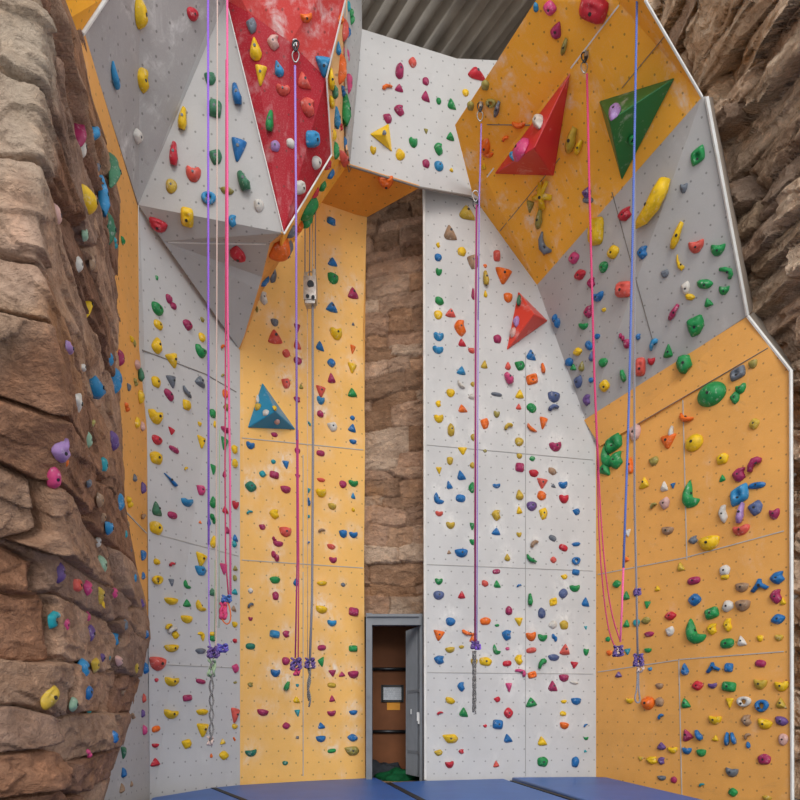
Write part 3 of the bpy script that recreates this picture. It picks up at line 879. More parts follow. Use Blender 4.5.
hold_mats = {}
def hold_mat(c):
    if c in hold_mats: return hold_mats[c]
    m, nt, b = new_mat('hold_resin_' + HN[c].replace(' ', '_'), .5, .4)
    tc = N(nt, 'ShaderNodeNewGeometry').outputs['Position']
    base = hexc(HC[c]); dk = tuple(x * .72 for x in base[:3]) + (1,)
    cc = mix(nt, ramp(nt, noise(nt, tc, 14, 4), .4, .65), base, dk)
    cc = mix(nt, math_n(nt, 'MULTIPLY', ramp(nt, noise(nt, tc, 26, 5, .7), .56, .72), .42), cc, (.82, .79, .76, 1))
    nt.links.new(cc, b.inputs['Base Color'])
    bp = N(nt, 'ShaderNodeBump'); bp.inputs['Strength'].default_value = .25; bp.inputs['Distance'].default_value = .004
    nt.links.new(noise(nt, tc, 110, 3), bp.inputs['Height']); nt.links.new(bp.outputs[0], b.inputs['Normal'])
    hold_mats[c] = m
    return m

def dome(outline, apex=(0, 0), p=2.2, h=.5, rings=5, nth=26, dent=None, rim=.12, seed=0, und=0.0):
    """a bolt-on hold: outline r(theta), swelling to an off-centre crest, with an optional grip pocket"""
    vs, fs = [], []
    O = [outline(2 * math.pi * k / nth) for k in range(nth)]
    lv = [0.0] + [rim * h] + [None] * rings
    rr = [(1.0, 0.0), (1.0, rim)] + [(1 - (i / rings) ** 1.0, None) for i in range(1, rings)]
    for ri, (ro, z) in enumerate(rr):
        zz = z * h if z is not None else h * (rim + (1 - rim) * (1 - ro ** p) ** (1 / 1.35))
        s = 1 - ro
        for k in range(nth):
            x, y = O[k]
            X_ = x * ro + apex[0] * s; Y_ = y * ro + apex[1] * s
            if z is None and und: Y_ += und * (zz / h) * (1 - s * .3)
            z2 = zz
            if dent:
                dx, dy = X_ - dent[0], (Y_ - dent[1]); q = math.exp(-(dx * dx / dent[2] ** 2 + dy * dy / dent[3] ** 2)); z2 -= q * dent[4] * (zz / h)
            vs.append((X_, Y_, z2))
    top = (apex[0], apex[1] + und, h - (dent[4] * math.exp(-((apex[0] - dent[0]) ** 2 / dent[2] ** 2 + (apex[1] - dent[1]) ** 2 / dent[3] ** 2)) if dent else 0))
    vs.append(top); T_ = len(vs) - 1
    R_ = len(rr)
    for i in range(R_ - 1):
        for k in range(nth):
            k2 = (k + 1) % nth
            fs.append((i * nth + k, i * nth + k2, (i + 1) * nth + k2, (i + 1) * nth + k))
    for k in range(nth): fs.append(((R_ - 1) * nth + k, (R_ - 1) * nth + (k + 1) % nth, T_))
    fs.append(tuple(reversed(range(nth))))
    return vs, fs

def sup(n=2.0, bumps=0.0, f=3, ph=0.0):
    def o(t):
        c, s = math.cos(t), math.sin(t)
        r = .5 / (abs(c) ** n + abs(s) ** n) ** (1 / n) * (1 + bumps * math.sin(f * t + ph))
        return (r * c, r * s)
    return o
def poly(pts, rnd=.25):
    """rounded polygon outline"""
    P = [Vector((a, b)) for a, b in pts]; m = len(P)
    def o(t):
        u = (t / (2 * math.pi)) * m; i = int(u) % m; f = u - int(u)
        a, b, c = P[i], P[(i + 1) % m], P[(i + 2) % m]
        A = a.lerp(b, .5); C_ = b.lerp(c, .5)
        q = A.lerp(b, f).lerp(b.lerp(C_, f), f)      # rounded
        s = A.lerp(b, min(1, 2 * f)) if f < .5 else b.lerp(C_, 2 * f - 1)
        r = s.lerp(q, .35 + rnd)
        return (r.x, r.y)
    return o
def spine(pts, rad, flat=.8, n=9):
    vs, fs = tube_data([Vector(p) for p in pts], rad, n)
    return [(v.x, v.y, max(0.0, v.z * flat)) for v in vs], fs
def ringhold():
    vs, fs = [], []; A, B_ = 20, 9
    for i in range(A):
        t = 2 * math.pi * i / A; R0 = .34 + .02 * math.sin(3 * t); r0 = .16 + .03 * math.sin(2 * t + 1)
        for j in range(B_):
            u = 2 * math.pi * j / B_
            vs.append(((R0 + r0 * math.cos(u)) * math.cos(t), (R0 + r0 * math.cos(u)) * math.sin(t), max(0, .16 + r0 * 1.3 * math.sin(u))))
    for i in range(A):
        for j in range(B_):
            a0 = i * B_ + j; a1 = i * B_ + (j + 1) % B_; b0 = ((i + 1) % A) * B_ + j; b1 = ((i + 1) % A) * B_ + (j + 1) % B_
            fs.append((a0, b0, b1, a1))
    return vs, fs
def joinm(*parts):
    vs, fs = [], []
    for v, f in parts:
        b = len(vs); vs += list(v); fs += [tuple(b + i for i in x) for x in f]
    return vs, fs
def shift(m, dx, dy, sx=1, sy=1, sz=1):
    return [(x * sx + dx, y * sy + dy, z * sz) for x, y, z in m[0]], m[1]

SH = {
 'o': [dome(sup(2.1, .05, 3, .6), (0, .05), 2.4, .42, dent=(0, .12, .16, .13, .10)), dome(sup(2.0, .06, 4, 1.3), (.04, .02), 2.0, .46, dent=(.02, .0, .12, .10, .12)), dome(sup(2.4, .04, 5, .4), (-.05, .1), 3, .38)],
 'j': [dome(poly([(-.56, .5), (-.50, -.12), (-.2, -.56), (.22, -.56), (.52, -.10), (.56, .5), (0, .30)]), (0, .16), 2.6, .52, dent=(0, .34, .30, .14, .28), und=.10),
       dome(poly([(-.6, .42), (-.4, -.35), (.05, -.58), (.45, -.3), (.58, .36), (.1, .52)]), (.02, .14), 2.2, .50, dent=(0, .30, .26, .12, .24), und=.08)],
 't': [dome(poly([(0, .66), (-.58, -.46), (-.1, -.56), (.58, -.44)], .1), (.02, -.14), 1.5, .42, dent=(0, -.1, .10, .10, .08)), dome(poly([(-.12, .66), (-.52, -.3), (-.3, -.56), (.6, -.5), (.3, .1)], .1), (-.05, -.1), 1.6, .40)],
 'd': [dome(poly([(-.58, .5), (-.06, -.68), (.12, -.66), (.6, .46), (0, .5)], .1), (0, .12), 1.6, .42, dent=(0, .2, .2, .1, .12))],
 's': [dome(poly([(0, .62), (-.36, .1), (-.54, -.3), (-.2, -.56), (.25, -.56), (.54, -.26), (.32, .15)]), (0, -.12), 2.2, .5, dent=(0, -.05, .12, .10, .14)),
       dome(poly([(-.15, .6), (-.5, .2), (-.45, -.4), (0, -.58), (.5, -.35), (.42, .3)]), (.0, -.05), 2.2, .52, dent=(.05, 0, .14, .08, .14))],
 'p': [joinm(shift(dome(sup(2.1), (0, 0), 2.2, .46), -.22, .16, .62, .62), shift(dome(sup(2.1), (0, 0), 2.2, .52), .18, -.16, .66, .68))],
 'k': [spine([(-.36, -.30, .10), (-.30, 0, .14), (-.10, .22, .17), (.16, .28, .15), (.40, .22, .10)], [.16, .20, .22, .19, .13], 1.3)],
 'c': [spine([(-.42, .40, .06), (-.36, .08, .12), (-.14, -.22, .16), (.14, -.34, .15), (.42, -.38, .07)], [.08, .15, .20, .16, .07], 1.2)],
 'C': [spine([(-.30, .46, .05), (-.38, .15, .10), (-.26, -.16, .14), (.02, -.34, .14), (.42, -.36, .06)], [.06, .16, .22, .20, .06], 1.0)],
 'r': [ringhold()],
 'e': [dome(sup(2.6, .03, 2, 0), (0, .12), 2.6, .40, dent=(0, .25, .35, .12, .16)), dome(poly([(-.55, .2), (-.3, -.48), (.3, -.48), (.56, .15), (.2, .5), (-.25, .45)]), (0, .1), 2.4, .42)],
 'x': [dome(poly([(-.15, .58), (-.58, .15), (-.3, -.35), (.05, -.6), (.55, -.25), (.35, .2), (.5, .55)], .05), (0, 0), 1.7, .5, nth=22, dent=(.05, .05, .14, .12, .14)),
       dome(poly([(.3, .58), (-.2, .4), (-.58, .25), (-.35, -.25), (-.1, -.58), (.4, -.4), (.58, .1)], .05), (-.05, .05), 1.8, .46, nth=22, dent=(0, .0, .14, .12, .14))],
 'w': [dome(poly([(-.35, -.55), (.55, -.2), (.35, .6), (-.55, .2)], .12), (0, .05), 2.4, .40, dent=(0, 0, .16, .16, .34))],
 'b': [dome(sup(4.5), (0, .05), 3.2, .5, dent=(0, .2, .2, .12, .18))],
 'I': [spine([(0, -.46, .06), (.02, -.2, .16), (-.03, .1, .15), (0, .46, .06)], [.30, .40, .32, .22], .9)],
 'N': [spine([(-.46, -.36, .10), (-.2, -.30, .17), (.08, -.10, .20), (.30, .18, .20), (.40, .42, .13)], [.07, .15, .185, .19, .13], 1.0)],
 'Y': [joinm(spine([(0, .45, .1), (-.02, .1, .2), (-.4, -.36, .08)], [.12, .17, .13]), spine([(0, .42, .1), (.04, .05, .2), (.42, -.28, .08)], [.10, .16, .13]))],
 'H': [spine([(-.46, .30, .08), (-.1, .30, .18), (.25, .16, .2), (.36, -.15, .17), (.30, -.42, .08)], [.13, .18, .20, .18, .13])],
 'W': [joinm(spine([(.30, .48, .05), (.02, .1, .18), (-.15, -.45, .06)], [.09, .12, .09]), spine([(-.05, .46, .05), (-.05, .05, .2), (.02, -.48, .05)], [.1, .13, .10]), spine([(-.46, -.05, .05), (0, .02, .20), (.46, -.12, .06)], [.08, .14, .10]))],
 'z': [spine([(-.5, .44, .04), (-.15, .16, .08), (.2, -.2, .12), (.44, -.40, .10)], [.05, .08, .15, .16], 1.1)],
 'S': [joinm(dome(sup(2, .02), (0, 0), 2.1, .9, 8, 30, dent=(.0, .34, .26, .14, .3)))],
 'G': [dome(poly([(-.3, .62), (-.55, .1), (-.42, -.4), (-.05, -.6), (.45, -.48), (.62, -.18), (.1, -.16), (-.05, .25)], .15), (-.22, -.2), 2.0, .34)],
 'U': [dome(sup(2.0, .02, 2, .5), (0, .04), 2.0, .42, 7, 34, dent=(-.18, .12, .05, .05, .08))],
}
SHN = dict(o='rounded', j='half-moon', t='triangular', d='tapering', s='teardrop', p='two-lobed', k='kidney-shaped', c='curved', C='hook-shaped', r='ring', e='flat oval', x='chunky', w='slanted',
           b='blocky', I='elongated', N='banana-shaped', Y='forked', H='hooked', W='star-shaped', z='slim stick', S='ball-shaped', G='crescent', U='big oval')

def auto_shape(w_, h_, i, c):
    a = w_ / max(h_, .1)
    if a > 1.45: return 'j' if (i * 7) % 10 < 6 else 'e'
    if a < .68: return 's' if i % 3 else 'p'
    return 'ojtxosjxktd'[(i * 5 + int(w_ * 3)) % 11]

CAT = []
def holds(txt, dflt=None):
    for ln in txt.strip().split('\n'):
        for it in ln.split(';'):
            t = it.split()
            if not t: continue
            px, py, w_, h_ = (float(v) for v in t[:4])
            c = t[4][0]; sh = t[4][1] if len(t[4]) > 1 else None
            rot = float(t[5]) if len(t) > 5 else None
            CAT.append([px, py, w_, h_, c, sh, rot])
# px py width height colour[shape] [turn]
# rock wall
holds("""77 129 14 31 ms; 95 131 12 17 ls; 83 147 12 14 po; 98 166 8 11 ao; 112 172 19 34 Gd; 85.5 200 22 21 yS; 101 195 14 29 lI; 57 215 15 17 Po; 85 234 8 13 h; 79 264 12 13 po; 92 262 10 12 w
110 229 15 22 Gd; 115 243 6 10 t; 88 304 11 20 yd; 70 348 16 12 Ve; 110 359 8 13 ls; 119 358 6 14 m; 83.5 367 10 8 p; 92 386 16 20 lI 40; 113 382 17 23 ls 180; 77.5 403 15 18 pd; 93 424 8 9 n
87 439 11 17 hs; 113.5 441 13 15 vx; 62 452 16 20 Vx; 68 463 6 8 o; 89 455 5 6 a; 104.5 465 11 14 to; 55 478 13 20 ks; 90 483 8 9 a; 100 500 10 14 w; 120 502 11 17 lo; 103 517 10 11 w; 109 528 11 12 lj
99 542 8 10 p; 102 565 12 18 ho; 59 572 12 20 vs; 76.5 585 13 13 Rb; 88 588 11 13 kx; 101 595 11 14 qd; 115 593 9 10 k; 103 605 5 10 y; 142 603 5 9 v; 135 577.5 5 9 l; 54.5 620 17 18 tw; 66 625 10 14 kx; 89 616 7 10 k
91 633.5 13 13 ve 45; 115.5 638 16 18 lw; 126 625 5 10 a; 147 634 5 8 b; 83 669 14 18 lx; 95.5 665 11 14 q; 102 658 9 9 v; 110 657 5 6 t; 119 661 12 9 P; 136 668 9 10 q; 51 697.5 20 16 qe 40; 87.5 692.5 14 16 bo
74 704.5 12 13 he 40; 122 692 9 11 w; 90 711 6 7 t; 115 737 8 12 b; 89.5 753.5 6 9 k""")
# grey wedge and orange strip
holds("""144.5 668 6 10 b; 143 698 4 8 R; 132 716 4 6 w; 142 713.5 4 7 v; 143.5 730 5 9 k; 122.5 752 7 10 Gd; 122.5 772.5 6 9 bs; 121 788 7 9 w; 131 784 4 5 w
122 241 5 6 g; 131 339 6 5 y; 134 343 4 5 n; 136 364 7 8 P; 138.5 374 5 11 GI; 134.5 382 4 7 n; 128 387 5 7 a; 139.5 397 7 12 yo; 125.7 407 5 8 o; 136 422 5.5 10 y; 141.5 426 5 8 P; 134 477.5 6 7 a; 142 488 5.5 10 v
142 517 6 7 w; 128 502 6 10 y; 128 524 6 7 w; 126 534 4.5 8 t; 131 549 3 6 a; 142 555 7 10 b; 142.5 575.5 5 7 b""")
# narrow grey wall
holds("""156.5 278 3 4 g; 168.5 299 7 8 mo; 173 306 7 6 me; 156.7 309 12.5 11 go; 157.8 325 9.5 8 ye; 187 325 9.5 9 mo; 202 320 4 4 n; 156 345 10 14 ys; 201.5 337.5 7 8 yo; 200 352 10.5 9 gj; 171.7 360 13 11 yd 30; 222.8 347.5 5.5 5 o
155.5 382 9 10 yo; 171 381 10 9.5 ad 20; 199.7 381 10.5 9.5 at; 168.5 395 10 8 me -30; 186.8 392 9.6 8 ac; 186 405 7 9 yb; 155 417 13 11.5 yj; 222.5 376 3 4 n; 225 394 6 8 o; 226 407 6 6 n; 212.3 413.6 6.5 8 g; 214.5 424 3 6 y
171.2 431 6.5 5.5 r; 199.3 424 3.5 4 y; 225.5 430 9 5 m; 156.5 440 10 8.5 ro; 224 443 7 10 g; 201 441.5 8 9.5 yd; 173.7 449.6 10 5 me; 155.6 458 12 11.5 yo; 185.7 469 3.6 4 y; 170 480 12 9.5 bz; 200.5 490 8 9.5 kx
186.7 502.4 10.5 7 lj; 156.2 508.7 9 12 Gt; 172 515.3 9 6.5 me; 155.5 528 12 12 yo; 200 522 3 3 o; 213 469 5.5 8 g; 212.5 502 6 10 g; 212.7 518.7 5 9.5 g; 208.5 522 3 7 b; 213 541.5 5.5 11 y; 234 449.5 5.7 7.5 y; 234.5 463.5 5 8 y
224 474.5 3.5 5.5 m; 235 505 5.5 7 r; 225 510 6 6 r; 227 530 4.5 6.5 m; 235 538 5 6 b; 234 544 4 6 t; 200.7 559 10 11 yd; 156.4 561.7 6 5.5 y; 171.6 565 5.5 5.5 r; 200 570.3 10 9 lx; 223.3 568.3 6.5 9 k; 235 568 4.5 5 n
156.3 580 9 9 yr; 171.2 582 5 6 a; 187 584.4 6.7 7 gG; 234.5 578 3.5 5.5 n; 212 591.7 7 7 G; 170.7 601.2 11.5 6.5 yj; 186.7 603 7.5 7 gt; 200.7 605.7 9.3 9 yG; 234.6 591.5 5.5 5.5 t; 186.3 619.3 10 7 yj; 233.7 608.5 4.5 5 w
168 627 6 7 y; 171.5 631 8 9 p; 175 635 6 7 yo; 201 636.5 5.7 8 yG 180; 234.4 624.6 4.4 5.2 y; 212.5 634 6 4 y; 212.5 638.5 6 5 g; 171.2 648.2 12 7 yj; 200.5 651 9.7 5.4 ae; 234.6 641 4 4 r; 156.8 663.6 13.5 12.7 Rj; 235 668.4 5.7 8 k
171 681.5 13 8 yj; 200.6 681.5 9 4.5 me; 156.3 680 3.5 3.8 r; 235 682.6 3.5 2.3 n; 187 698 8 6 mb; 170.5 714 12.5 8 yj; 202 712 11 6 ye; 202.2 729.3 10.5 11 yd; 234.5 714.5 7.5 12 Rd; 234.5 726.3 5 5 y; 155.7 729 7.5 6 oe
155 745.6 6 4 r; 186.2 743.8 8.5 8.5 yx; 222.5 741.5 5 5 y; 155 762 8.7 7.5 rt; 223.5 755.3 8 8 yo; 211 755.5 2.5 4 o; 234 739 2 4 o""")
# grey overhang
holds("""138.3 13 11.5 28 ys; 192.3 14 11.5 13 ro; 114.3 75.5 10.6 24.6 lC; 142 80.5 12 21 yx; 136.7 136 10.6 13.6 po; 183 120 10.8 20 yI; 174 155 10.4 21 rI; 209.7 78.7 10.6 12 Gx; 214.8 109 12.4 16 Gb; 236.5 96 11 19 bI 12
238 148.7 14 18.6 bd; 215.3 157 11.6 14 Gx; 193.3 174.5 13.4 13 Rj; 171.3 186.3 10.6 13.5 qo; 208.7 198.8 13.4 12.4 lr; 227 191 13 7 ne; 243.3 182.8 13.4 17.6 GI 25; 258.8 205.6 9.6 12 po; 187.2 217 12.4 18 yb; 232 221.3 8 10.6 lx
158 225 16.8 12 rj; 237 253.4 14 12 rj; 277 246 18 22 oS""")
# red overhang
holds("""251.5 26 9 14 ax; 255.3 49 11.4 20 ys; 260.7 74.3 10.6 16.6 yd; 273.3 43 10.6 13 Px; 278.5 68.7 9 14.6 ls 20; 283 90.5 12 9 Rj; 303.5 80.5 13 14 Rt; 307.3 107.5 13.4 16 Rx; 270.2 122.2 9.6 18.4 gI; 311 139 14 16 lb
290.5 143.5 8 9 po; 275.3 146.2 8.6 10.4 Vo; 306.2 17.5 10.4 9 oj; 323.3 65.5 14.6 17 ld; 315.7 162.5 10.6 13 po; 299 187.5 9.6 13 pb""")
# orange flank
holds("""339 69 8 28 os; 330.7 78.5 7 19 yI; 343 30 7 20 Rs; 341 18 6 10 o; 338.5 48 5 12 l; 350.5 16.5 5 13 g; 348 6 4 8 t; 348 32.5 4 9 b; 344.5 56.5 8 15 kx; 348 83 6 18 kx; 335.4 92 6 12 G; 342 91 5 8 b; 331.8 102 5 12 y; 343 109.5 8 29 gI
334.5 117.7 6 17.4 lI; 332.9 135 4.6 10 y; 334.6 150 6 14 g; 340.5 127 3 6 r; 346.5 99 4 10 k; 344.5 143 5 10 b; 344.8 132.5 5 7 a; 342 160 18 9 Rj 15; 308 207.5 12 23 go; 305 219 10 16 gx; 322 185 6 9 g; 330 173.5 5 9 b; 315 193 6 8 r; 286 248 7 16 a
290 232 7 10 a; 272 275 8 14 ax; 264.5 280.5 4 11 b; 263 298.5 8 11 px; 256 308 4 8 n; 299 226 6 9 o; 327 165 6 8 r""")
# tall orange wall
holds("""331 221.6 8.4 6 bb; 332.3 261.8 9.4 7.6 bt; 332.6 279 10 9 gj; 352.7 293 10.6 10 mt; 331.7 307 11.4 9 bt; 336 334 11 10 yj; 320 346 8 8 bt; 352.5 349 5 7 o; 331.2 363 7.6 7.6 bo; 351.8 367.6 8.4 8 yd; 331.2 378 7.6 9 mt; 352 392.5 9 8 gt
320.5 391 9 9 Rd; 320.5 400.7 7 6.6 lj; 320.3 414 6.6 6 m; 352.3 418 4.6 4.4 b; 332 426.7 9 8.6 px; 352.2 427.8 7.6 7.6 bt; 352.8 442 6.4 4 b; 320.5 453.3 7.8 5.4 me; 274.5 322.8 7 6.4 aj; 274.6 336.7 14 12.6 Rt; 353 324 3 3 a
286.2 353.5 7.6 7 Re 35; 297 327.7 6 6.6 m; 297 344.3 7 8.6 Rt; 297.6 361 8 7 mo; 285.6 383.3 8 9.4 Rx; 301 386.3 4 4.6 n; 296.8 399.5 6.4 5 m; 274.3 434.8 6.6 4.4 m; 250.2 445.6 7.6 6 bj; 297.3 450.8 5.4 5.6 m; 309.3 423.8 2.6 4.4 t
273.3 461.7 4.6 4.2 t; 285.8 464.2 6.2 6.4 b; 262.4 474 6.2 6.2 t; 274.1 475 8.7 6.4 mb; 250.7 486.7 10.4 9.6 To; 285.5 489.7 9.1 6.4 mj; 297.5 476.5 5 4 m; 308.6 490.4 3.4 4.2 t; 308.6 501.7 3.4 8 b; 321 480 7.8 3.8 Re; 321 493 9.1 7.4 yj
342.8 484.3 6.8 7 mo; 353.2 483.5 8.5 5.3 gj; 353.2 495.8 4.2 5.3 l; 332 506.6 7.4 5.7 qj; 353.2 509.7 3.2 3.8 y; 249.6 512.9 6.2 4.7 t; 274.1 514.3 8.7 8.3 yx; 262 527 6 5.3 m; 285.2 532 10.6 8.9 Rj; 321.6 531.3 6.8 5.3 w; 343 533.9 7 7.2 bj
353.3 534.9 7.4 5.3 bj; 274.5 540 4 7 m; 278 544 9 5 mj; 331.1 546.7 8 5.1 Re; 275.1 556.2 6.6 10.6 mp; 332.9 560 6.8 5.3 mj; 308.5 516.5 2.8 3.2 t; 308.5 543.2 2.8 3.6 b; 274.9 580 10 7 ge; 296.2 581.7 5.7 7.2 b; 275.5 595.9 6 7.9 mo
321.9 583.3 9.6 4.5 ye; 343 584.7 4.2 3.8 a; 250.4 590.8 4.7 5.3 p; 250.5 606 5.7 6.8 a; 321.2 609.7 10.2 7 yj; 353.5 611.8 8.9 7.9 mb; 250.4 618.8 3.8 3.6 m; 331.8 623 8 5.7 lj; 274.6 634.1 9.3 7 lb; 285.9 634.2 6.4 6 m
250.4 646.3 8.9 6 Te; 321.7 647.7 7.9 5.3 me; 353 648.5 8 6 gb; 285.8 661 7.4 7.6 mo; 320.5 661.3 8.9 5.7 gt 80; 275.2 672.9 8.3 6.8 bj; 332.2 672.8 6.8 5.3 m; 341.8 674 6 4.7 m; 353.3 674.5 9.3 7 mj; 286.5 686 6 8.5 gI -25; 250.2 684.8 5.1 4.2 n
331.7 685.2 7.9 4.7 qe; 297.3 685.4 2.8 3 t; 296.5 699.5 6.4 6 yt; 332 698.4 5.5 6 m; 262.6 712.5 10 6.2 mj; 297.3 712.7 4.9 5.7 t; 331.5 713.2 7.4 5.3 mj; 353.2 712.5 7.2 4.5 bj; 286.1 725.8 6.8 6.4 mo; 321.2 725.5 6.8 5.7 bt
320.7 738.8 8.5 6 bj; 352.5 737.7 9.1 6.8 bo; 297.4 737.5 3 2.5 a; 250.9 752.8 10 6.4 Tj; 331.7 750.8 7.9 4 ge; 351.5 750.7 12.7 8.5 nx; 285.1 763 5.3 4.2 T; 258 407 6 6 qo; 266 413 6 5 po; 258 399 3 7 p; 274 408.5 5 5 yo; 277 421.5 5 4.5 Po""")
# high grey panel
holds("""412.4 62.8 7.4 9 Ro; 399.6 71.4 8.2 13.7 ms; 425.6 81.7 6.3 6.9 mo; 387.5 88.5 11 5.5 ok; 399 88 8.2 6.9 mt; 425.7 96.4 8.2 8.8 mt; 438.6 101.4 4.9 6 g; 451.3 104.1 8.2 8.8 gt; 399 110.9 9.3 9 mx; 387.3 118.8 8.2 8.5 mx
476.3 73.8 17 10 rt; 465.4 93 6.3 6.3 yo; 425.9 131.2 4 4 n; 450.2 136.4 7.7 7.4 gt; 413.1 143.1 7.7 7.7 gj; 438.2 149.5 8 10.4 gx; 373 150.7 5.5 6.3 y; 399.6 155.6 8.2 9 yj -30; 425.9 163.9 6.9 7.4 mo; 438.6 166.5 8.8 8.8 lo
451.3 170 3.8 3.3 y; 386.3 181 13 10.4 oj; 384.5 133.5 4 4 a""")
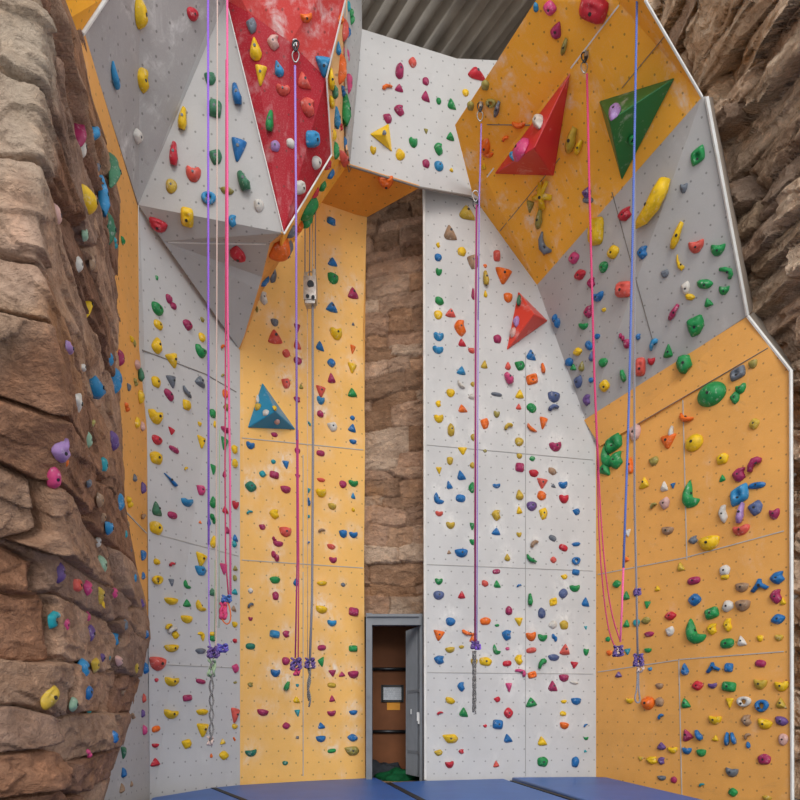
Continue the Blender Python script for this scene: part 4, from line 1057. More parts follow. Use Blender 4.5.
# tall grey wall
holds("""467 212.9 15.3 11.7 qt; 450 232.8 12 12.4 wt; 438 245.3 3.6 4.5 y; 438 257.6 6.8 6.8 bo; 438.6 272.3 5.6 5.9 g; 461.7 251.9 7.9 7.9 yo; 473 261.8 10.8 12.8 wx; 496.7 256.2 6.3 9.7 Rb; 485.3 279.1 6.8 12.4 qI; 485.3 294 3.6 6 y; 485 266 3.4 3.4 o
502.9 275.5 15 12.4 od; 507.8 298.1 7.7 8.1 oj; 473.1 293.8 4 10 m; 439.1 301.3 9 7.2 ge -30; 438.1 315 7.9 8.1 yo; 450.7 312.9 9.7 7.9 Rt; 459.9 328.5 10.1 13.5 ox; 519.8 301 5 9 GI; 516.5 322 6 9 Vx; 513 333 6 8 Px
497.3 339.2 7.4 7.9 mo; 438.5 337 9 6.8 lj; 437.8 350.2 9.5 6 lj; 461.9 342.7 7.2 6.8 rt; 472 351 7.2 4.5 R; 531 355 9 8.8 bt; 461.4 370.4 8.5 7.7 lt; 484.4 364.4 6.3 7.4 q; 507.8 365.9 5.4 6.8 R; 519.5 365.7 9 8.6 gx
542.6 368.7 4.5 8.8 oI; 461.4 384.4 7.2 7.9 pc; 508 379 8.3 10.6 kI 30; 531.8 379.6 11.3 11.7 ow; 450.5 392.9 7.9 7.7 yo; 472.9 384.3 4.5 4.5 q; 471.8 396.5 6.8 5 p; 496.5 394.6 10.4 3.4 ae; 519.6 394 7.9 8.1 yt; 553.5 397.4 10.6 9 sj
553.3 409.2 10.1 7.9 sk; 438.2 404 5 5.6 y; 462.4 408.6 8.3 6.8 ot; 518.7 406.5 5.2 5.6 R; 531.4 408.1 9 7.9 ge -40; 438.8 418.8 8.3 6.8 yj; 484.5 423.6 7.4 9.7 ox; 496.5 414.4 5.4 5.6 n; 508.3 427.8 7.9 8.1 qk; 532 428 10 7.2 oc
543 422.5 7.4 9.7 od; 451 430 6.8 11.3 qs; 473.1 437.5 5 6 q; 519 441.8 8.1 7.9 qo; 555.3 446.8 10.6 7.9 mj; 462.4 450.6 8.3 6 yd; 484.8 451 3.6 3 n; 519.2 456.3 5 4.5 q; 532.2 458.7 5.2 4.7 g; 449.8 461 5.6 7 q; 438.8 470 5.2 5.6 y
472.5 465.4 5.2 5.6 q; 519.6 467.5 7.9 8.3 mb; 533.6 473.3 9 7 re; 552 471.4 8.3 6.3 we -30; 461 475.3 7.9 8.3 bt; 472.2 487.7 6.8 9.7 go; 449.1 484.9 5.6 7.2 b; 541.8 482.9 9.7 8.1 Rd; 553.4 485.7 4.5 3.4 a; 563 485.1 7.9 5.9 bj
496.5 486 6.8 3.8 b; 438.7 498.3 9 9.7 bG; 460.5 498.4 9 7.2 be; 519.3 494.8 7.4 9 qs; 541.3 495.8 8.5 8.8 oe -40; 563.7 499 8.3 7.4 rj; 531.6 506 9.5 8.8 vo; 519.1 510 5.6 6.8 y; 543 513.6 7.4 10.6 yx; 576.2 511.8 6.3 6 b
496 515.5 7.9 9 qx; 439.1 513.7 6.8 4.5 R; 450.4 525.3 7.7 6 qj; 472.3 526.1 5.6 5.9 g; 496.2 531.3 8.3 6.8 bt; 519 534.6 4.5 4.3 q; 552.5 538.2 7.2 5.2 ae -30; 576 544.3 8.3 4 be; 534.2 544.7 7.9 7.9 wk; 563.2 547.8 8.3 6 re -25
472.8 541.9 5.6 5.4 g; 449 552 4 3.6 w; 461.2 553.1 11.3 7.7 bj; 507.2 557.4 5.6 6.3 q; 531.6 558.3 9.5 9 gc; 553.3 559.9 5.6 5.9 R; 575.6 561 7.4 7.7 br; 575.7 572.3 6.8 5.4 bb; 496.3 571.6 7.2 4.5 me; 564 576.8 5.9 4.5 y
438.7 581.4 6.8 5.6 gj; 484.8 583.5 6.8 5.9 Re -30; 497 584.1 6.5 6.5 gt; 519 586.1 4.5 3.8 b; 438.6 595.1 10.1 8.3 so; 461.6 594.8 6.8 6.8 rt; 529.7 599.6 5.6 10.6 gI; 563.1 593.5 8.5 7.9 se 40; 574.6 588.3 9 6 gj; 553.1 602 7.4 8.8 yw
585.6 602 7.2 7.9 bt; 508.9 610.6 6.8 7.9 ms; 541.7 613 7.2 9.5 ss; 450.4 621.6 9 7.9 bo; 485.3 621.2 9.9 7 oo; 518.7 621.3 7.4 6.8 yd; 497 625.4 4.5 2.7 g; 552.8 624.8 7.7 7.4 pe 40; 563.9 625 7.9 8.5 qo; 438.6 634.9 10.1 8.3 od
506.4 635.3 8.5 9 bx; 531 636.3 9 7.9 oj; 542.3 637.7 8.3 6.3 gj; 554.3 637.6 4.5 7.9 b; 585.7 627.7 3 3 t; 450 649.9 8.3 5.4 qj; 461.4 647 5 3.4 q; 496.5 649.3 6.8 8.8 gG; 507.5 648.7 4 3.2 k; 531.2 650.3 9.5 5.2 Re; 564.9 649.3 9.5 10 Rt
585.9 651.9 4.7 6.3 g; 553.5 657.5 10.5 6.5 se; 485.4 661.5 11.7 8 yo; 518.5 660 7 8.7 yx; 507 663.5 8.3 5.5 re; 542 664.7 7.5 13 gk; 574 664.7 7 5.5 r; 520 673 10 8 kH; 532 675 8.7 7.5 ow; 563.7 678 8.5 6.8 mj; 461 687 6.5 8 bx
508.7 687 6 7.5 k; 552.7 686 8.7 9 mt; 573.7 683 7.5 2.5 p; 450 700.6 9.5 6.3 ye -20; 497 699.5 5.7 5 r; 531 702 10.5 8.7 gt; 563.7 701.7 5 3.3 y; 576 701.2 8.7 6.5 bj; 463.7 712.2 8.5 8 gt; 508.3 713 8.3 9.8 ro; 563 713.5 6.3 4.5 y
497.7 724.3 9.5 8.7 bb; 485 726 3.5 3 r; 564 725.6 8 6.3 oj; 585.5 725.6 4 3.7 b; 450 738.4 13.7 8.3 yx; 507.7 738.2 8 7.5 bt; 542 741 8.7 8 yt; 586 738.4 4.2 3 g; 461.2 751.7 5 4.2 r; 585.3 751 3 2.5 t; 449.5 764.4 7.5 6.3 rj; 496 763.8 5.7 6 R
542.5 761.7 10 9.3 go; 575.2 762 7 10 bo; 438.2 752.7 7.5 5.5 q; 440 713.5 6 4.5 r; 439 660 9.3 7.5 bx; 469.5 632 14 7 oc; 473 638 7 7 ot; 474 662 6 6 q""")
# leaning grey wall
holds("""697.8 156 14.3 18.7 gw; 653.7 204.3 37.7 39.3 yN; 683.7 187.8 6.9 9 a; 624.8 214.9 12.9 11 rx; 597 231.4 13 25.9 yb; 677.5 234.1 10 23.7 yI -25; 613.4 252.1 11 12.4 yo; 642.4 252.8 9.6 11 bx; 574.2 258 9.6 11 ko; 696.2 246 13.8 11.8 Rj
717.7 249.3 13.2 11 gj; 603.8 266.9 8.3 10.5 go; 680.7 261.6 7.4 16.5 yC; 580.2 274.7 10.5 9.6 ro; 664.7 273.7 7.4 7.7 ax; 725.9 272.8 14.3 12.4 gH; 591.3 283.2 7.4 9 m; 624.3 289.3 14.6 15 Rb; 704.7 284 16 9 ge -15; 724 290 9.6 8.3 gj
708.3 302.2 8.3 8 gt; 685.5 288 8 12 px; 690 297 10 6 ye -20; 598.4 296.6 9.6 8.3 bj; 674.4 311.1 8 14.8 mI -35; 588.4 312.3 7.7 10.5 mx; 604 309.8 4.1 3.9 y; 556.9 320.8 6.3 13.8 bp; 583.5 326 8.3 6 gj; 695 325.6 15.7 19 gx
597.5 336.3 5 5.2 b; 621.8 337 5.2 8.3 m; 627 343.6 7.4 8.8 mo; 638 337 4.7 5.5 b; 654.4 344.7 8.8 13.8 lk; 668.3 350.6 9 12.4 gt; 589.2 345.5 7.7 7.7 be -40; 577.8 351.7 8 7.4 yo; 591.8 356 4.7 8.8 s; 569.5 362 7 8 b; 573.5 367 6 6 g
582 366.2 5.2 8.8 n; 603.3 362.4 8.3 8.5 go; 640.5 366.8 9.6 17.3 Rb; 651.4 361 6.6 6.9 r; 623.2 374.8 6.9 10.7 gI 15; 578.4 381.7 6.9 11.3 sx; 591.3 380 4.7 5 b; 604.5 385.7 9.6 11 yo; 586.8 400 6.6 9.6 vx""")
# wide orange side wall
holds("""685.8 363.6 23 13 gI -70; 711.9 394.5 27.5 22.5 gU; 741 389 10 8 gj; 735 398 9 11 gx; 737.8 373.6 16 13.8 aw; 753.2 364.2 8.3 7.7 n; 687.7 416.4 13.8 11.8 oc; 668 441 15 11 od; 672 432 6 10 pI; 694.4 442.9 17.3 16 yU; 634.9 432.6 11 15 Px
614 444 17 18 gw; 609 455 14 20 gG; 616 461 13 14 gx; 605 470 11 12 gd 40; 653.7 461.3 9 8.3 nx; 722.6 459 11.6 10.2 yo; 754.5 424 10 10.2 qo; 631 465 6 14.4 os; 644.5 482.6 9.2 10.2 yt; 664.5 486.3 7.3 8.7 pt; 673 485.5 4.7 4.5 b
692 493.8 16.5 22.6 gG -15; 722.5 478 6.3 6.3 g; 739 475.3 12.9 11.8 mx; 756 466 14 16.3 mk; 757.1 485.5 16.5 6 be; 739.6 495.4 18.4 20.5 lw; 741.4 512.8 9 18 VI -12; 755.4 508.2 13 13 sx; 723.2 514.5 8 15.2 px; 774.6 514.1 9.7 9.2 mj; 741.2 530.2 15.2 8.7 Rj
654.3 506.3 6.3 6.6 n; 664.7 503.5 9.2 10.5 Px; 667.7 530.8 11 7.3 wj; 693.3 540.4 8.7 6.6 ax; 709.4 543.4 18.4 13.2 yj; 627.8 532.8 5.8 6 p; 626.7 559.2 5.2 4.7 o; 680.8 566.5 7.3 7.9 q; 725 570.5 10 10 po; 725 577 8 5 y; 694 580.7 12.3 7.3 me
742.1 587.4 11.8 8.7 wj; 760.2 585.7 17.6 13 bY; 777.4 578.3 13.6 10.5 bx; 694.9 599.8 11.8 11 bo; 616.9 584 7.6 7 go; 626.4 595.4 7 7.9 gt; 636.9 592.5 7 7.3 vo; 647.3 604.4 6 6 g; 657.6 588.3 5.5 5.2 y; 626.7 623.3 6.3 7 g; 636.6 622.8 6.6 7 t
646.2 620.5 8.4 6.6 n; 670.6 615.9 10.5 7.9 ro; 649.2 634.2 9.2 5.2 me; 670 631.2 7.9 8.7 px; 695.9 630.6 17.6 21.5 gG; 712 613.2 13 10.5 gb 15; 727.8 606.3 10.5 11.3 pe -40; 742.9 605.4 13.4 10.5 wj; 776 597 11 12 mx; 783 601 6 7 y; 712 629.4 9.4 9.7 yx
727.8 625.4 7.9 11.3 yx; 778.2 619.1 13 9.2 bo; 727.3 643.4 13 9.4 ge; 741.8 640.8 8.7 9 pt; 760.2 638.5 6 6 y; 779 637.8 7.9 6 qj; 608 639.2 4.5 4.7 g; 627.5 651.3 6 5 t; 648 650.4 6.7 4.3 g; 609.4 653 5 4.7 o; 685 669 7.5 10.5 bs; 713.4 667.7 14 10.5 bY
729 667.5 8 8.5 bb; 760.6 663.5 10.3 7 me -15; 697.7 685.6 10.5 8.7 ro; 712.7 685.7 8 5 v; 729.1 686.6 13.3 9.3 gb; 760.3 684 12 9.3 qj; 781.7 686 12.5 9.3 yj; 659.6 686 6.7 5.5 w; 661.6 717 5.7 6.7 b; 648.5 703 12 12.5 oS; 659.7 702 8 8.7 wo
685.6 703 8.7 8.7 gt; 729.7 702.3 7 8 y; 744.7 701.5 13 10.5 pr; 762.5 705.7 12.5 12.5 br; 781.2 703 10 9.3 qt; 715 719.8 11.5 8 yj; 746.5 720.6 9.5 9.7 wx; 764.6 724 13.3 9.3 yj -15; 781.5 721 13 8.7 ve -20; 687 734.6 10 10.7 mt 20; 699.2 735 7.5 10 bI 30
715.6 738 6.3 5.7 y; 727.5 738.4 6 11.7 bI; 733.7 738 6 10.7 bI 15; 748.4 736.5 6.7 7 w; 748.4 745 4.3 6 b; 783.4 739.4 9.3 11.3 Po; 661.6 746 8.3 6.7 v; 672.9 750 8.3 6 yj; 687 750.6 8.3 6.3 bj; 701.4 752.8 8.7 7 gj; 651.9 760.4 10.3 6.7 yx; 640.7 758.6 5 3.7 q
661.4 760.9 6.3 6.7 v; 764.4 759.3 12.3 10 mo; 731.9 772 11.3 8.3 aj; 661.8 778 7.5 4.7 a; 674 779.9 5.7 6.3 m; 702.3 785.3 5.5 4.5 t; 733.1 792.3 8.7 8 go; 767 798 9 5 q; 629.7 700.7 7 5 y; 618.7 674.4 6.5 5.3 v; 650 669 4 3.5 l""")
# big orange overhang and its pyramids
holds("""550 7.9 11.7 13.5 ko; 557 29.5 10.4 15.3 ms -25; 565 45 6 15 nI -20; 536 7 5 9 l; 485.3 85.2 7.4 9.7 no; 470.6 105.8 6.3 9 no; 491 102.5 9 9 nr; 497.6 107.5 6 14.6 aI -20; 518.5 124.9 11.7 5.9 oj; 506 138.4 6.3 6.8 o; 485 147 9 16 ox; 487.5 154 10 6 o
573 138 11 23 qI -20; 580 146 7 14 yI -30; 539.3 123.1 12 18 px; 522.5 152 22 12 kj 10; 513.4 157 6.3 13 lx; 614.3 113.8 12.5 15 Vx; 631.7 139.4 7.5 8.7 gr; 542.7 195.2 19 27 yW; 530.2 206 6.8 9.7 n; 540 217.7 7.4 16.9 nI; 546.6 242.1 12.4 20.7 aC
586.8 193 8 10 vx; 588 200 10 6 ae; 594 8 26 24 rb -20; 484 166 5 6 y""")

# ---------------------------------------------------------------- build the holds
bolt_me = bpy.data.meshes.new('bolt')
_v, _f = tube_data([(0, 0, -.004), (0, 0, .004), (0, 0, .0041)], [.0095, .0095, .006], 10)
bolt_me.from_pydata([tuple(v) for v in _v], [], _f); bolt_me.materials.append(M['dark_steel'])
proto_me = {}
proto_bolt = {}
def proto(sh, var, c):
    k = (sh, var, c)
    if k in proto_me: return proto_me[k]
    vs, fs = SH[sh][var]
    me = bpy.data.meshes.new('climbing_hold')
    me.from_pydata([tuple(v) for v in vs], [], fs)
    me.polygons.foreach_set('use_smooth', [sh not in 'tdxw' or False] * len(me.polygons))
    if sh in 'tdxw': me.polygons.foreach_set('use_smooth', [True] * len(me.polygons))
    me.materials.append(hold_mat(c)); me.update()
    proto_me[k] = me
    if (sh, var) not in proto_bolt:
        bv = BVHTree.FromPolygons([Vector(v) for v in vs], fs)
        best = None
        for (x, y) in ((0, 0), (0, -.15), (.1, .1), (-.15, -.2), (-.3, -.05), (.3, .1)):
            h = bv.ray_cast(Vector((x, y, 3)), Vector((0, 0, -1)))
            if h[0] is not None and h[0].z > .1: best = h[0].copy(); break
        proto_bolt[(sh, var)] = best
    return me

placed = []
for i, (px, py, w_, h_, c, sh, rot) in enumerate(CAT):
    hit = ray(px, py)
    if hit is None: continue
    p, n, key = hit
    xd, yd = frame_of(n)
    # metres per picture pixel along the surface
    e = .01
    ax, ay = to_px(p + xd * e), to_px(p + yd * e); a0 = to_px(p)
    J = Matrix(((ax[0] - a0[0], ay[0] - a0[0]), (ax[1] - a0[1], ay[1] - a0[1])))
    g_ = J.inverted_safe() @ Vector((0, -1))              # direction on the wall that runs straight up the picture
    if abs(g_.x) < 1.2 * abs(g_.y):
        yn = (xd * g_.x + yd * g_.y).normalized(); xn = yn.cross(n).normalized()
        xd, yd = xn, yn; ax, ay = to_px(p + xd * e), to_px(p + yd * e)
    mx = e / max(1e-6, math.hypot(ax[0] - a0[0], ax[1] - a0[1])); my = e / max(1e-6, math.hypot(ay[0] - a0[0], ay[1] - a0[1]))
    fl = p.y / F
    graz = 1.9 if key in ('side', 'leaning', 'grey', 'orange', 'narrow') else 1.35
    mx = min(mx, fl * graz); my = min(my, fl * 1.5)
    given = sh is not None
    if sh is None: sh = auto_shape(w_, h_, i, c)
    var = (i * 3 + int(px)) % len(SH[sh])
    r_ = rot if rot is not None else random.Random(i).uniform(-9, 9)
    sx, sy = w_ * mx * 1.08, h_ * my * 1.08
    sz = (0.95 if sh != 'S' else .62) * math.sqrt(sx * sy)
    if sh in 'IkcCHWYzN': sz = 1.15 * min(sx, sy) * (1.4 if sh == 'I' else 1)
    if sh in 'IN' and rot is not None and sh == 'N': pass
    if key == 'rock': sz *= .9
    placed.append(dict(px=px, py=py, w=w_, h=h_, c=c, sh=sh, var=var, rot=r_, p=p, n=n, xd=xd, yd=yd, key=key, s=(sx, sy, max(sz, .02)), area=w_ * h_, given=given))

placed.sort(key=lambda d: -d['area'])
for i, d in enumerate(placed): d['own'] = i < 300

# wording that tells each hold from its neighbours
ORD = ['first', 'second', 'third', 'fourth', 'fifth', 'sixth', 'seventh', 'eighth', 'ninth', 'tenth', 'eleventh', 'twelfth', 'thirteenth', 'fourteenth', 'fifteenth', 'sixteenth', 'seventeenth', 'eighteenth', 'nineteenth', 'twentieth']
bykey = {}
for d in placed: bykey.setdefault(d['key'], []).append(d)
used = set()
def size_word(d):
    a = d['area']
    return 'very large ' if a > 400 else 'large ' if a > 170 else '' if a > 55 else 'small '
def neighbour(d, L, skip=0):
    o = sorted((q for q in L if q is not d), key=lambda q: math.hypot(q['px'] - d['px'], q['py'] - d['py']))
    if len(o) <= skip: return None
    q = o[skip]; dx, dy = d['px'] - q['px'], d['py'] - q['py']
    rel = ('above' if dy < 0 else 'below') if abs(dy) > abs(dx) else ('to the left of' if dx < 0 else 'to the right of')
    return rel, q
def make_label(d):
    L = bykey[d['key']]; where = PN[d['key']]; col = HN[d['c']]; shp = SHN[d['sh']]
    same = sorted((q for q in L if q['c'] == d['c']), key=lambda q: (q['py'], q['px']))
    cs = [q for q in same if q['sh'] == d['sh']]
    cand = []
    if len(same) == 1: cand.append(f"{size_word(d)}{shp} {col} hold, the only {col} one on the {where}")
    uniq = f"{size_word(d)}{col} hold on the {where}, the only {shp} one in {col}" if len(cs) == 1 and len(same) < 7 else None
    late = []
    for G_, adj in ((same, col), (cs, f'{shp} {col}')):
        k = G_.index(d); m = len(G_)
        tie = any(abs(q['py'] - d['py']) < 2.5 for q in G_ if q is not d)
        if not tie and min(k, m - 1 - k) < 4:
            if k <= m - 1 - k: o = 'highest' if k == 0 else ORD[k] + ' highest'
            else: o = 'lowest' if k == m - 1 else ORD[m - 1 - k] + ' lowest'
            if adj == col: cand.append(f"{size_word(d)}{shp} {col} hold, {o} {col} one on the {where}")
            elif d['given']: late.append(f"{size_word(d)}{shp} {col} hold, {o} of that shape and colour on the {where}")
    if uniq: cand.append(uniq)
    cand += late
    for sk in range(4):
        nb = neighbour(d, L, sk)
        if nb:
            rel, q = nb
            if math.hypot(q['px'] - d['px'], q['py'] - d['py']) < 70:
                cand.append(f"{size_word(d)}{shp} {col} hold on the {where}, {'just ' if sk == 0 else ''}{rel} a {HN[q['c']]} {SHN[q['sh']]} one")
                nb2 = neighbour(d, L, sk + 1)
                if nb2: cand.append(f"{shp} {col} hold on {where}, {rel} a {HN[q['c']]} one, {nb2[0]} a {HN[nb2[1]['c']]} one")
    k = same.index(d)
    if k < 20: cand.append(f"{shp} {col} hold, {ORD[k]} {col} one counted down the {where}")
    for t in cand:
        t = ' '.join(t.split())
        if t not in used and len(t.replace('-', ' ').split()) <= 17 and len(t.split()) <= 16:
            used.add(t); return t
    return ' '.join(cand[-1].split())

small = MB(); small_slots = {}
small_mats = []
for d in sorted(placed, key=lambda q: (q['key'], q['py'])):
    ca, sa = math.cos(math.radians(d['rot'])), math.sin(math.radians(d['rot']))
    xa = d['xd'] * ca + d['yd'] * sa; ya = d['yd'] * ca - d['xd'] * sa
    Rm = Matrix((xa, ya, d['n'])).transposed()
    emb = -.0012 if d['key'] not in ('rock',) else .012
    loc = d['p'] - d['n'] * emb
    if not d['own']:
        vs, fs = SH[d['sh']][d['var']]
        if d['c'] not in small_slots:
            small_slots[d['c']] = len(small_mats); small_mats.append(hold_mat(d['c']))
        sx, sy, sz = d['s']
        small.add([loc + Rm @ Vector((v[0] * sx, v[1] * sy, v[2] * sz)) for v in vs], fs, small_slots[d['c']])
        continue
    o = bpy.data.objects.new('climbing_hold', proto(d['sh'], d['var'], d['c'])); link(o)
    o.matrix_world = Matrix.Translation(loc) @ Rm.to_4x4() @ Matrix.Diagonal((*d['s'], 1))
    lab = make_label(d)
    tag(o, lab, 'climbing hold', 'large climbing holds on the ' + PN[d['key']])
    bp_ = proto_bolt.get((d['sh'], d['var']))
    if bp_ is not None and d['area'] > 75:
        b = bpy.data.objects.new('bolt', bolt_me); link(b, o)
        k = min(1.6, max(.9, math.sqrt(d['s'][0] * d['s'][1]) / .10))
        b.location = (bp_.x, bp_.y, bp_.z); b.scale = (k / d['s'][0], k / d['s'][1], 1 / d['s'][2])
if small.v:
    o = small.build('climbing_holds', small_mats, smooth=True)
    tag(o, 'the many smallest climbing holds and footholds dotted over all the panels', 'climbing holds', kind='stuff')

# hand chalk round the holds, mostly just above them where hands land
for so, key in SHEETS:
    L = bykey.get(key)
    me = so.data; nv = len(me.vertices)
    if not L or nv < 100: continue
    co = np.empty(nv * 3); me.vertices.foreach_get('co', co); co = co.reshape(-1, 3)
    inv = so.matrix_parent_inverse; off = np.array(so.matrix_parent_inverse.translation) + (np.array(so.parent.location) if so.parent else 0)
    co = co + off
    a_ = np.zeros(nv); rng = np.random.RandomState(len(L))
    for d in L:
        k = rng.uniform(0, 1) ** 1.7
        if d['area'] < 30: k *= .5
        c = np.array(d['p'] + d['yd'] * d['s'][1] * .45); rel = co - c
        u = rel @ np.array(d['xd']); v = rel @ np.array(d['yd'])
        ru = d['s'][0] * .75 + .03; rv = d['s'][1] * .8 + .05
        a_ = np.maximum(a_, k * np.exp(-(u / ru) ** 2 - (v / rv) ** 2))
    at = me.attributes.new('chalk', 'FLOAT', 'POINT'); at.data.foreach_set('value', np.clip(a_ * 1.25, 0, 1).astype(np.float32))

# ================================================================ ROPES AND GEAR
def rope_mat(name, c1, c2=None, pitch=60.0):
    m, nt, b = new_mat(name, .75, .2)
    tc = N(nt, 'ShaderNodeNewGeometry').outputs['Position']
    sep = N(nt, 'ShaderNodeSeparateXYZ'); nt.links.new(tc, sep.inputs[0])
    a = math_n(nt, 'ADD', math_n(nt, 'MULTIPLY', sep.outputs[2], pitch), math_n(nt, 'MULTIPLY', sep.outputs[0], pitch * 3))
    f = ramp(nt, math_n(nt, 'FRACT', a), .70, .78)
    base = hexc(c1); other = hexc(c2) if c2 else tuple(x * .6 for x in base[:3]) + (1,)
    nt.links.new(mix(nt, f, base, other), b.inputs['Base Color'])
    return m
RM = dict(purple=rope_mat('purple_rope', '8A4FD8', 'B79BE0'), cream=rope_mat('cream_rope', 'D9C4BA', 'C2968C'), pink=rope_mat('pink_rope', 'E8508F', 'F19CBB'), lilac=rope_mat('lilac_rope', '8F6BC8', 'C6B2E0'),
          mag=rope_mat('magenta_rope', 'B23A78', '7A3D7E'), hot=rope_mat('crimson_rope', 'C93364', 'E0729A'), blue=rope_mat('blue_rope', '4A63B0', '8A98D6'), grey=rope_mat('grey_rope', '9A979E', '5F5D68'),
          navy=rope_mat('speckled_navy_rope', '2C3C86', 'C78FB8', 55), black=rope_mat('speckled_tail_rope', '3B3A40', 'D8D2CC', 80), green=rope_mat('pale_green_rope', 'A9BE9B', '84A07A'), orange=rope_mat('orange_rope', 'D8622E', 'E8A070'))

def dense(pts, step=.06):
    out = []
    for a, b in zip(pts[:-1], pts[1:]):
        k = max(1, int((b - a).length / step))
        out += [a.lerp(b, i / k) for i in range(k)]
    return out + [pts[-1]]
def smooth_pts(pts, it=2):
    for _ in range(it):
        q = [pts[0]]
        for a, b in zip(pts[:-1], pts[1:]): q += [a.lerp(b, .25), a.lerp(b, .75)]
        pts = q + [pts[-1]]
    return pts
def rope_part(name, lst, mat, thing=None, r=.0065, sm=0, n=7):
    mb = MB()
    for pts in lst:
        P = [V(*p) for p in pts]
        if sm: P = smooth_pts(P, sm)
        mb.tube(P, r, n)
    o = mb.build(name, mat, smooth=True)
    return keep(o, thing) if thing is not None else o
def knot_mesh(c, r, mat, name, thing, turns=3, seed=1, rr=.009, sz=1.0):
    """figure-of-eight lump: a rope wound through itself"""
    rng = random.Random(seed); P = []
    for i in range(turns * 22 + 1):
        t = 2 * math.pi * i / 22.0
        P.append(c + Vector((r * math.sin(t) * (.8 + .2 * math.sin(t * .37)), r * .7 * math.sin(2 * t + .6), sz * r * 1.1 * math.cos(t * .71 + .3))))
    mb = MB(); mb.tube(P, rr, 6)
    return keep(mb.build(name, mat, smooth=True), thing)
def tail(name, px, y0, y1, Y, mat, thing, strands=3, spread=1.4, r=.007, seed=0):
    rng = random.Random(seed); mb = MB()
    for s in range(strands):
        ph = rng.uniform(0, 6); P = []; yl = y1 - rng.uniform(0, 8) * (s > 0)
        k = max(6, int((yl - y0) / 3))
        for i in range(k + 1):
            y = y0 + (yl - y0) * i / k
            P.append(V(px + spread * math.sin(y * .22 + ph + s * 2.1), y, Y + .02 * math.cos(y * .22 + ph + s * 2.1)))
        mb.tube(P, r, 6)
    return keep(mb.build(name, mat, smooth=True), thing)
def karabiner(c, h, wd, mat=None, name='karabiner', thing=None, rr=.006):
    P = []
    for i in range(24):
        t = 2 * math.pi * i / 24
        P.append(c + Vector((wd * (math.sin(t) + .25 * math.sin(t) * math.cos(t)), .006 * math.cos(t), h * math.cos(t))))
    mb = MB(); mb.tube(P, rr, 6, closed=True)
    o = mb.build(name, mat or M['steel'], smooth=True)
    return keep(o, thing) if thing is not None else o

def anchor(thing, px, py, off=.05, cord=True):
    """steel hanger, sling and karabiner on the wall; returns the depth of the rope"""
    h = ray(px, py - 8) or ray(px, py)
    p, n, _ = h
    mb = MB(); mb.box(p + n * .012, (.035, .03, .06)); mb.tube([p, p + n * .035], .009, 8)
    keep(mb.build('hanger', M['steel']), thing)
    c = p + n * off; c = Vector((c.x, c.y, p.z))
    top = p + n * .02
    if cord:
        mb = MB(); mb.tube(dense([top, Vector((c.x, c.y, c.z - .09))], .03), .011, 6); keep(mb.build('sling', M['dark_steel'], smooth=True), thing)
        k1 = Vector((c.x, c.y, c.z - .14)); karabiner(k1, .055, .028, thing=thing)
        karabiner(Vector((c.x, c.y, c.z - .045)), .05, .026, mat=M['dark_steel'], thing=thing)
        return c.y
    return c.y

# --- purple, cream and pink ropes over the grey overhang
Y1 = 5.45
t = empty('climbing_rope', V(211, 655, Y1))
rope_part('rope', [[(208, -70, Y1), (208.3, 300, Y1), (208.6, 545, Y1)]], RM['purple'], t, .0085)
rope_part('lower_rope', [[(208.6, 545, Y1), (209, 640, Y1), (212, 655, Y1)]], RM['lilac'], t, .006)
tail('rope_tail', 211.5, 655, 742, Y1, RM['black'], t, 3, 2.0, .007, 4)
P = [V(216 + 6.5 * math.sin(a), 651 - 4.5 * math.cos(a), Y1) for a in [i * .5 for i in range(13)]]
knot_mesh(V(214, 652, Y1), .045, RM['navy'], 'knot', t, 5, 2, .009, .8); knot_mesh(V(223, 648, Y1), .04, rope_mat('speckled_violet_rope', '7A3DB0', '3AA0C8', 90), 'knot', t, 4, 6, .009, .6)
knot_mesh(V(212, 668, Y1), .03, RM['green'], 'knot', t, 3, 8, .008, 1.9)
knot_mesh(V(210.5, 741, Y1), .022, RM['cream'], 'end_knot', t, 3, 9, .007, 1.3)
tag(t, 'purple rope hanging in front of the grey overhang, ending in a knot and speckled tail', 'rope')
t = empty('climbing_rope', V(217, 640, Y1 + .05))
Y2 = 5.5
rope_part('rope', [[(217.5, -70, Y2), (216.8, 300, Y2), (216, 640, Y2), (214, 655, Y2)]], RM['cream'], t, .0055)
rope_part('lower_rope', [[(215, 560, Y2), (214.6, 640, Y2)], [(219.5, 430, Y2), (219.0, 628, Y2)]], RM['green'], t, .0035)
tag(t, 'thin cream rope hanging beside the purple rope', 'rope')
t = empty('climbing_rope', V(228, 610, Y2))
rope_part('rope', [[(227.2, -70, Y1), (227.5, 300, Y1), (230, 470, Y1), (230.5, 598, Y1)]], RM['pink'], t, .0085)
rope_part('lower_rope', [[(226.2, 60, Y1 + .02), (225.6, 330, Y1 + .02), (225, 470, Y1 + .02), (225.6, 560, Y1 + .02), (229, 602, Y1 + .02)]], RM['hot'], t, .006)
rope_part('loop', [[(229, 600, Y1), (224, 608, Y1), (221, 618, Y1), (226, 625, Y1), (230.5, 622, Y1), (230.8, 612, Y1), (228, 602, Y1)]], RM['orange'], t, .0055, 2)
knot_mesh(V(227, 599, Y1), .035, rope_mat('blue_webbing', '2F7FB8', '8A3FA0', 70), 'knot', t, 4, 3, .009, .6)
knot_mesh(V(223.5, 611, Y1), .022, RM['hot'], 'knot', t, 4, 5, .012, 2.4)
tag(t, 'bright pink doubled rope with a knotted loop low on the narrow grey wall', 'rope')

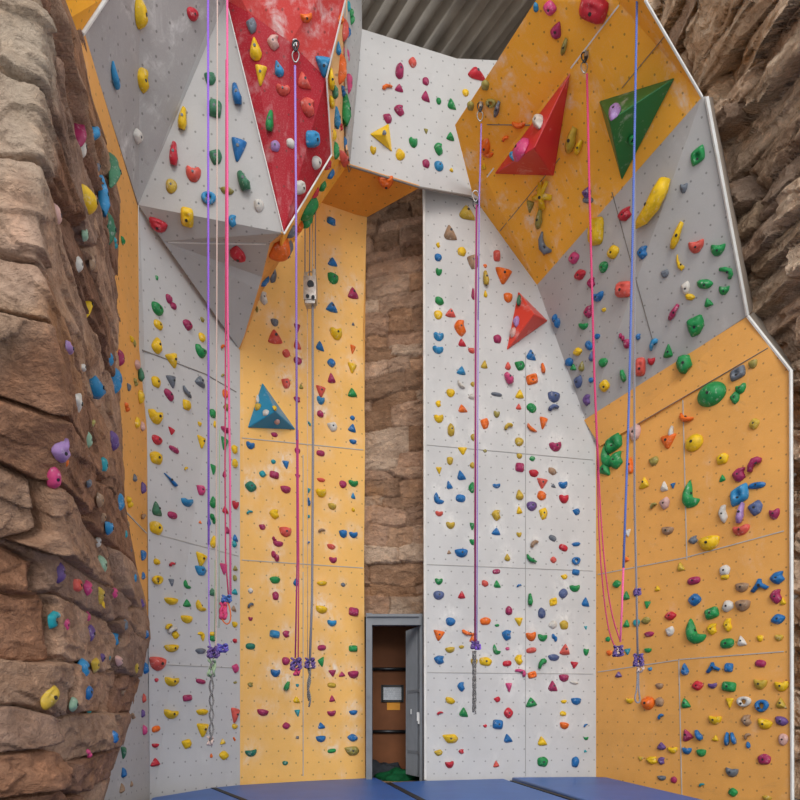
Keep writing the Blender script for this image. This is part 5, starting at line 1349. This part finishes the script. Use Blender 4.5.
# --- rope on the red overhang
t = empty('climbing_rope', V(296, 660, 6.3))
Yq = anchor(t, 295, 52) - .0
rope_part('rope', [[(295, 66, Yq), (296, 200, Yq), (296.8, 440, Yq)]], RM['lilac'], t, .0095)
rope_part('lower_rope', [[(296.8, 440, Yq), (297.2, 560, Yq), (295.3, 658, Yq)]], RM['mag'], t, .007)
rope_part('lower_rope', [[(297.9, 430, Yq + .03), (298.8, 560, Yq + .03), (298.2, 658, Yq + .03)]], RM['hot'], t, .006)
knot_mesh(V(296.3, 664, Yq), .045, RM['navy'], 'knot', t, 5, 3, .010, .95); knot_mesh(V(297, 672, Yq), .025, RM['hot'], 'end_knot', t, 3, 3, .009, .9)
tag(t, 'lilac and magenta rope clipped to the red overhang, knotted low on the orange wall', 'rope')

# --- auto belay
t = empty('auto_belay', V(310, 290, 7.25)); Yb = 7.25
mb = MB()
c = V(310.5, 291, Yb); mb.box(c, (.13, .12, .24)); mb.box(V(306, 279, Yb), (.03, .08, .10)); mb.box(V(314.5, 278, Yb), (.03, .08, .14)); mb.box(V(310.5, 303, Yb), (.10, .10, .06))
ob = keep(mb.build('housing', plain_mat('scratched_aluminium', hexc('C9C9C8'), .35, .5, .35, 30, .7)), t)
mb = MB(); mb.tube([V(310.5, 284, Yb - .075), V(310.5, 284, Yb - .06)], .035, 16); mb.tube([V(307.5, 296, Yb - .075), V(307.5, 296, Yb - .06)], .018, 12); mb.tube([V(313, 297, Yb - .075), V(313, 297, Yb - .06)], .018, 12)
keep(mb.build('wheel', M['dark_steel'], smooth=False), t)
rope_part('suspension_cord', [[(305, 205, Yb), (305, 276, Yb)], [(310, 200, Yb), (309.5, 280, Yb)], [(315.5, 200, Yb + .05), (315.5, 276, Yb)]], RM['grey'], t, .006)
rope_part('suspension_cord', [[(312.5, 200, Yb + .03), (312.5, 280, Yb)]], M['steel'], t, .004)
karabiner(V(310, 276, Yb), .05, .03, thing=t)
tag(t, 'metal belay pulley block hanging on cords below the red overhang', 'belay device')
t = empty('climbing_rope', V(312, 660, Yb))
rope_part('rope', [[(312.6, 305, Yb), (313, 450, Yb), (312, 600, Yb), (309.8, 662, Yb)]], RM['grey'], t, .013)
rope_part('thin_rope', [[(307.3, 305, Yb + .03), (307.6, 660, Yb + .03)]], RM['cream'], t, .0035)
knot_mesh(V(310, 663, Yb), .05, RM['navy'], 'knot', t, 5, 11, .011, .85); knot_mesh(V(313, 665, Yb), .03, RM['cream'], 'knot', t, 4, 12, .008, 1)
tail('rope_tail', 309, 668, 707, Yb, RM['black'], t, 4, 1.4, .009, 6)
tag(t, 'thick grey rope below the pulley block, ending in a speckled tail', 'rope')

# --- ropes in front of the tall grey wall
t = empty('climbing_rope', V(476, 650, 7.1))
Yg = anchor(t, 481.5, 112)
rope_part('rope', [[(481.3, 124, Yg), (479.3, 200, Yg), (478.2, 320, Yg)]], RM['lilac'], t, .008)
Yg2 = Yg
rope_part('middle_rope', [[(478.2, 320, Yg), (477.6, 480, Yg), (476.9, 646, Yg)]], RM['lilac'], t, .006)
rope_part('lower_rope', [[(476.6, 205, Yg + .06), (475.8, 330, Yg + .06), (475.2, 646, Yg + .03)]], RM['mag'], t, .0095)
rope_part('thin_rope', [[(475.1, 205, Yg + .08), (474.2, 400, Yg + .08), (474.3, 646, Yg + .04)]], RM['cream'], t, .003)
knot_mesh(V(475, 645, Yg), .04, RM['navy'], 'knot', t, 5, 21, .011, .7); knot_mesh(V(478, 647, Yg), .025, RM['purple'], 'knot', t, 4, 22, .009, .8)
tail('rope_tail', 474.3, 651, 714, Yg, RM['black'], t, 4, 1.5, .008, 8)
karabiner(V(475.5, 196, Yg + .07), .06, .03, thing=t); karabiner(V(475.6, 204, Yg + .07), .05, .026, mat=M['dark_steel'], thing=t)
tag(t, 'lilac and maroon doubled rope in front of the tall grey wall, with a speckled tail', 'rope')

# --- crimson rope on the orange overhang
t = empty('climbing_rope', V(610, 640, 6.4))
Yr = anchor(t, 587, 62)
rope_part('rope', [[(587, 74, Yr), (589.2, 180, Yr), (592, 290, Yr), (594.5, 380, Yr), (597, 440, Yr), (598.5, 470, Yr)]], RM['hot'], t, .0105)
rope_part('lower_rope', [[(598.5, 468, Yr), (601, 520, Yr), (605, 570, Yr), (611.5, 615, Yr), (620.3, 641.5, Yr)], [(597.2, 460, Yr + .03), (599, 540, Yr + .03), (603, 590, Yr + .03), (607.5, 625, Yr + .03), (613, 644, Yr + .03), (617, 648, Yr + .03)]], RM['hot'], t, .0065, 2)
knot_mesh(V(617.8, 651, Yr), .045, RM['navy'], 'knot', t, 5, 31, .009, .9); knot_mesh(V(619.5, 651.5, Yr), .03, RM['cream'], 'knot', t, 4, 32, .007, .9)
tag(t, 'crimson rope clipped to the orange overhang, sagging in two strands to a knot', 'rope')

# --- blue rope
t = empty('climbing_rope', V(630, 640, 6.0)); Yu = 5.85
rope_part('rope', [[(638.5, -70, Yu), (637, 0, Yu), (634.8, 120, Yu), (632.5, 240, Yu), (629, 400, Yu), (626.5, 480, Yu), (623.4, 568, Yu)]], RM['blue'], t, .0095)
rope_part('lower_rope', [[(623.4, 568, Yu), (621.8, 610, Yu), (620.3, 642, Yu)]], RM['pink'], t, .0085)
tag(t, 'blue rope in front of the green pyramid, turning pink near its lower end', 'rope')
t = empty('climbing_rope', V(637, 670, 6.0)); Yw = 5.95
rope_part('rope', [[(634.6, 160, Yw), (634.6, 400, Yw), (634.8, 500, Yw), (636.8, 592, Yw), (638, 656, Yw)]], RM['grey'], t, .0065)
rope_part('thin_rope', [[(633.4, 200, Yw + .02), (633.6, 400, Yw + .02), (633.8, 500, Yw + .02), (635.8, 592, Yw + .02), (637, 656, Yw + .02)]], RM['cream'], t, .004)
knot_mesh(V(638, 660, Yw), .04, RM['navy'], 'knot', t, 6, 41, .008, 1.1); knot_mesh(V(637.3, 592, Yw), .024, RM['navy'], 'knot', t, 4, 42, .009, .9); knot_mesh(V(640, 668, Yw), .03, RM['cream'], 'knot', t, 3, 43, .006, 1.1)
rope_part('loop', [[(637.5, 668, Yw), (637, 690, Yw), (634.5, 698, Yw), (636.5, 703, Yw), (640.5, 702, Yw), (638.5, 690, Yw), (638.5, 668, Yw)]], RM['grey'], t, .007, 2)
tag(t, 'pale grey thin rope beside the blue rope, with a speckled navy knot', 'rope')
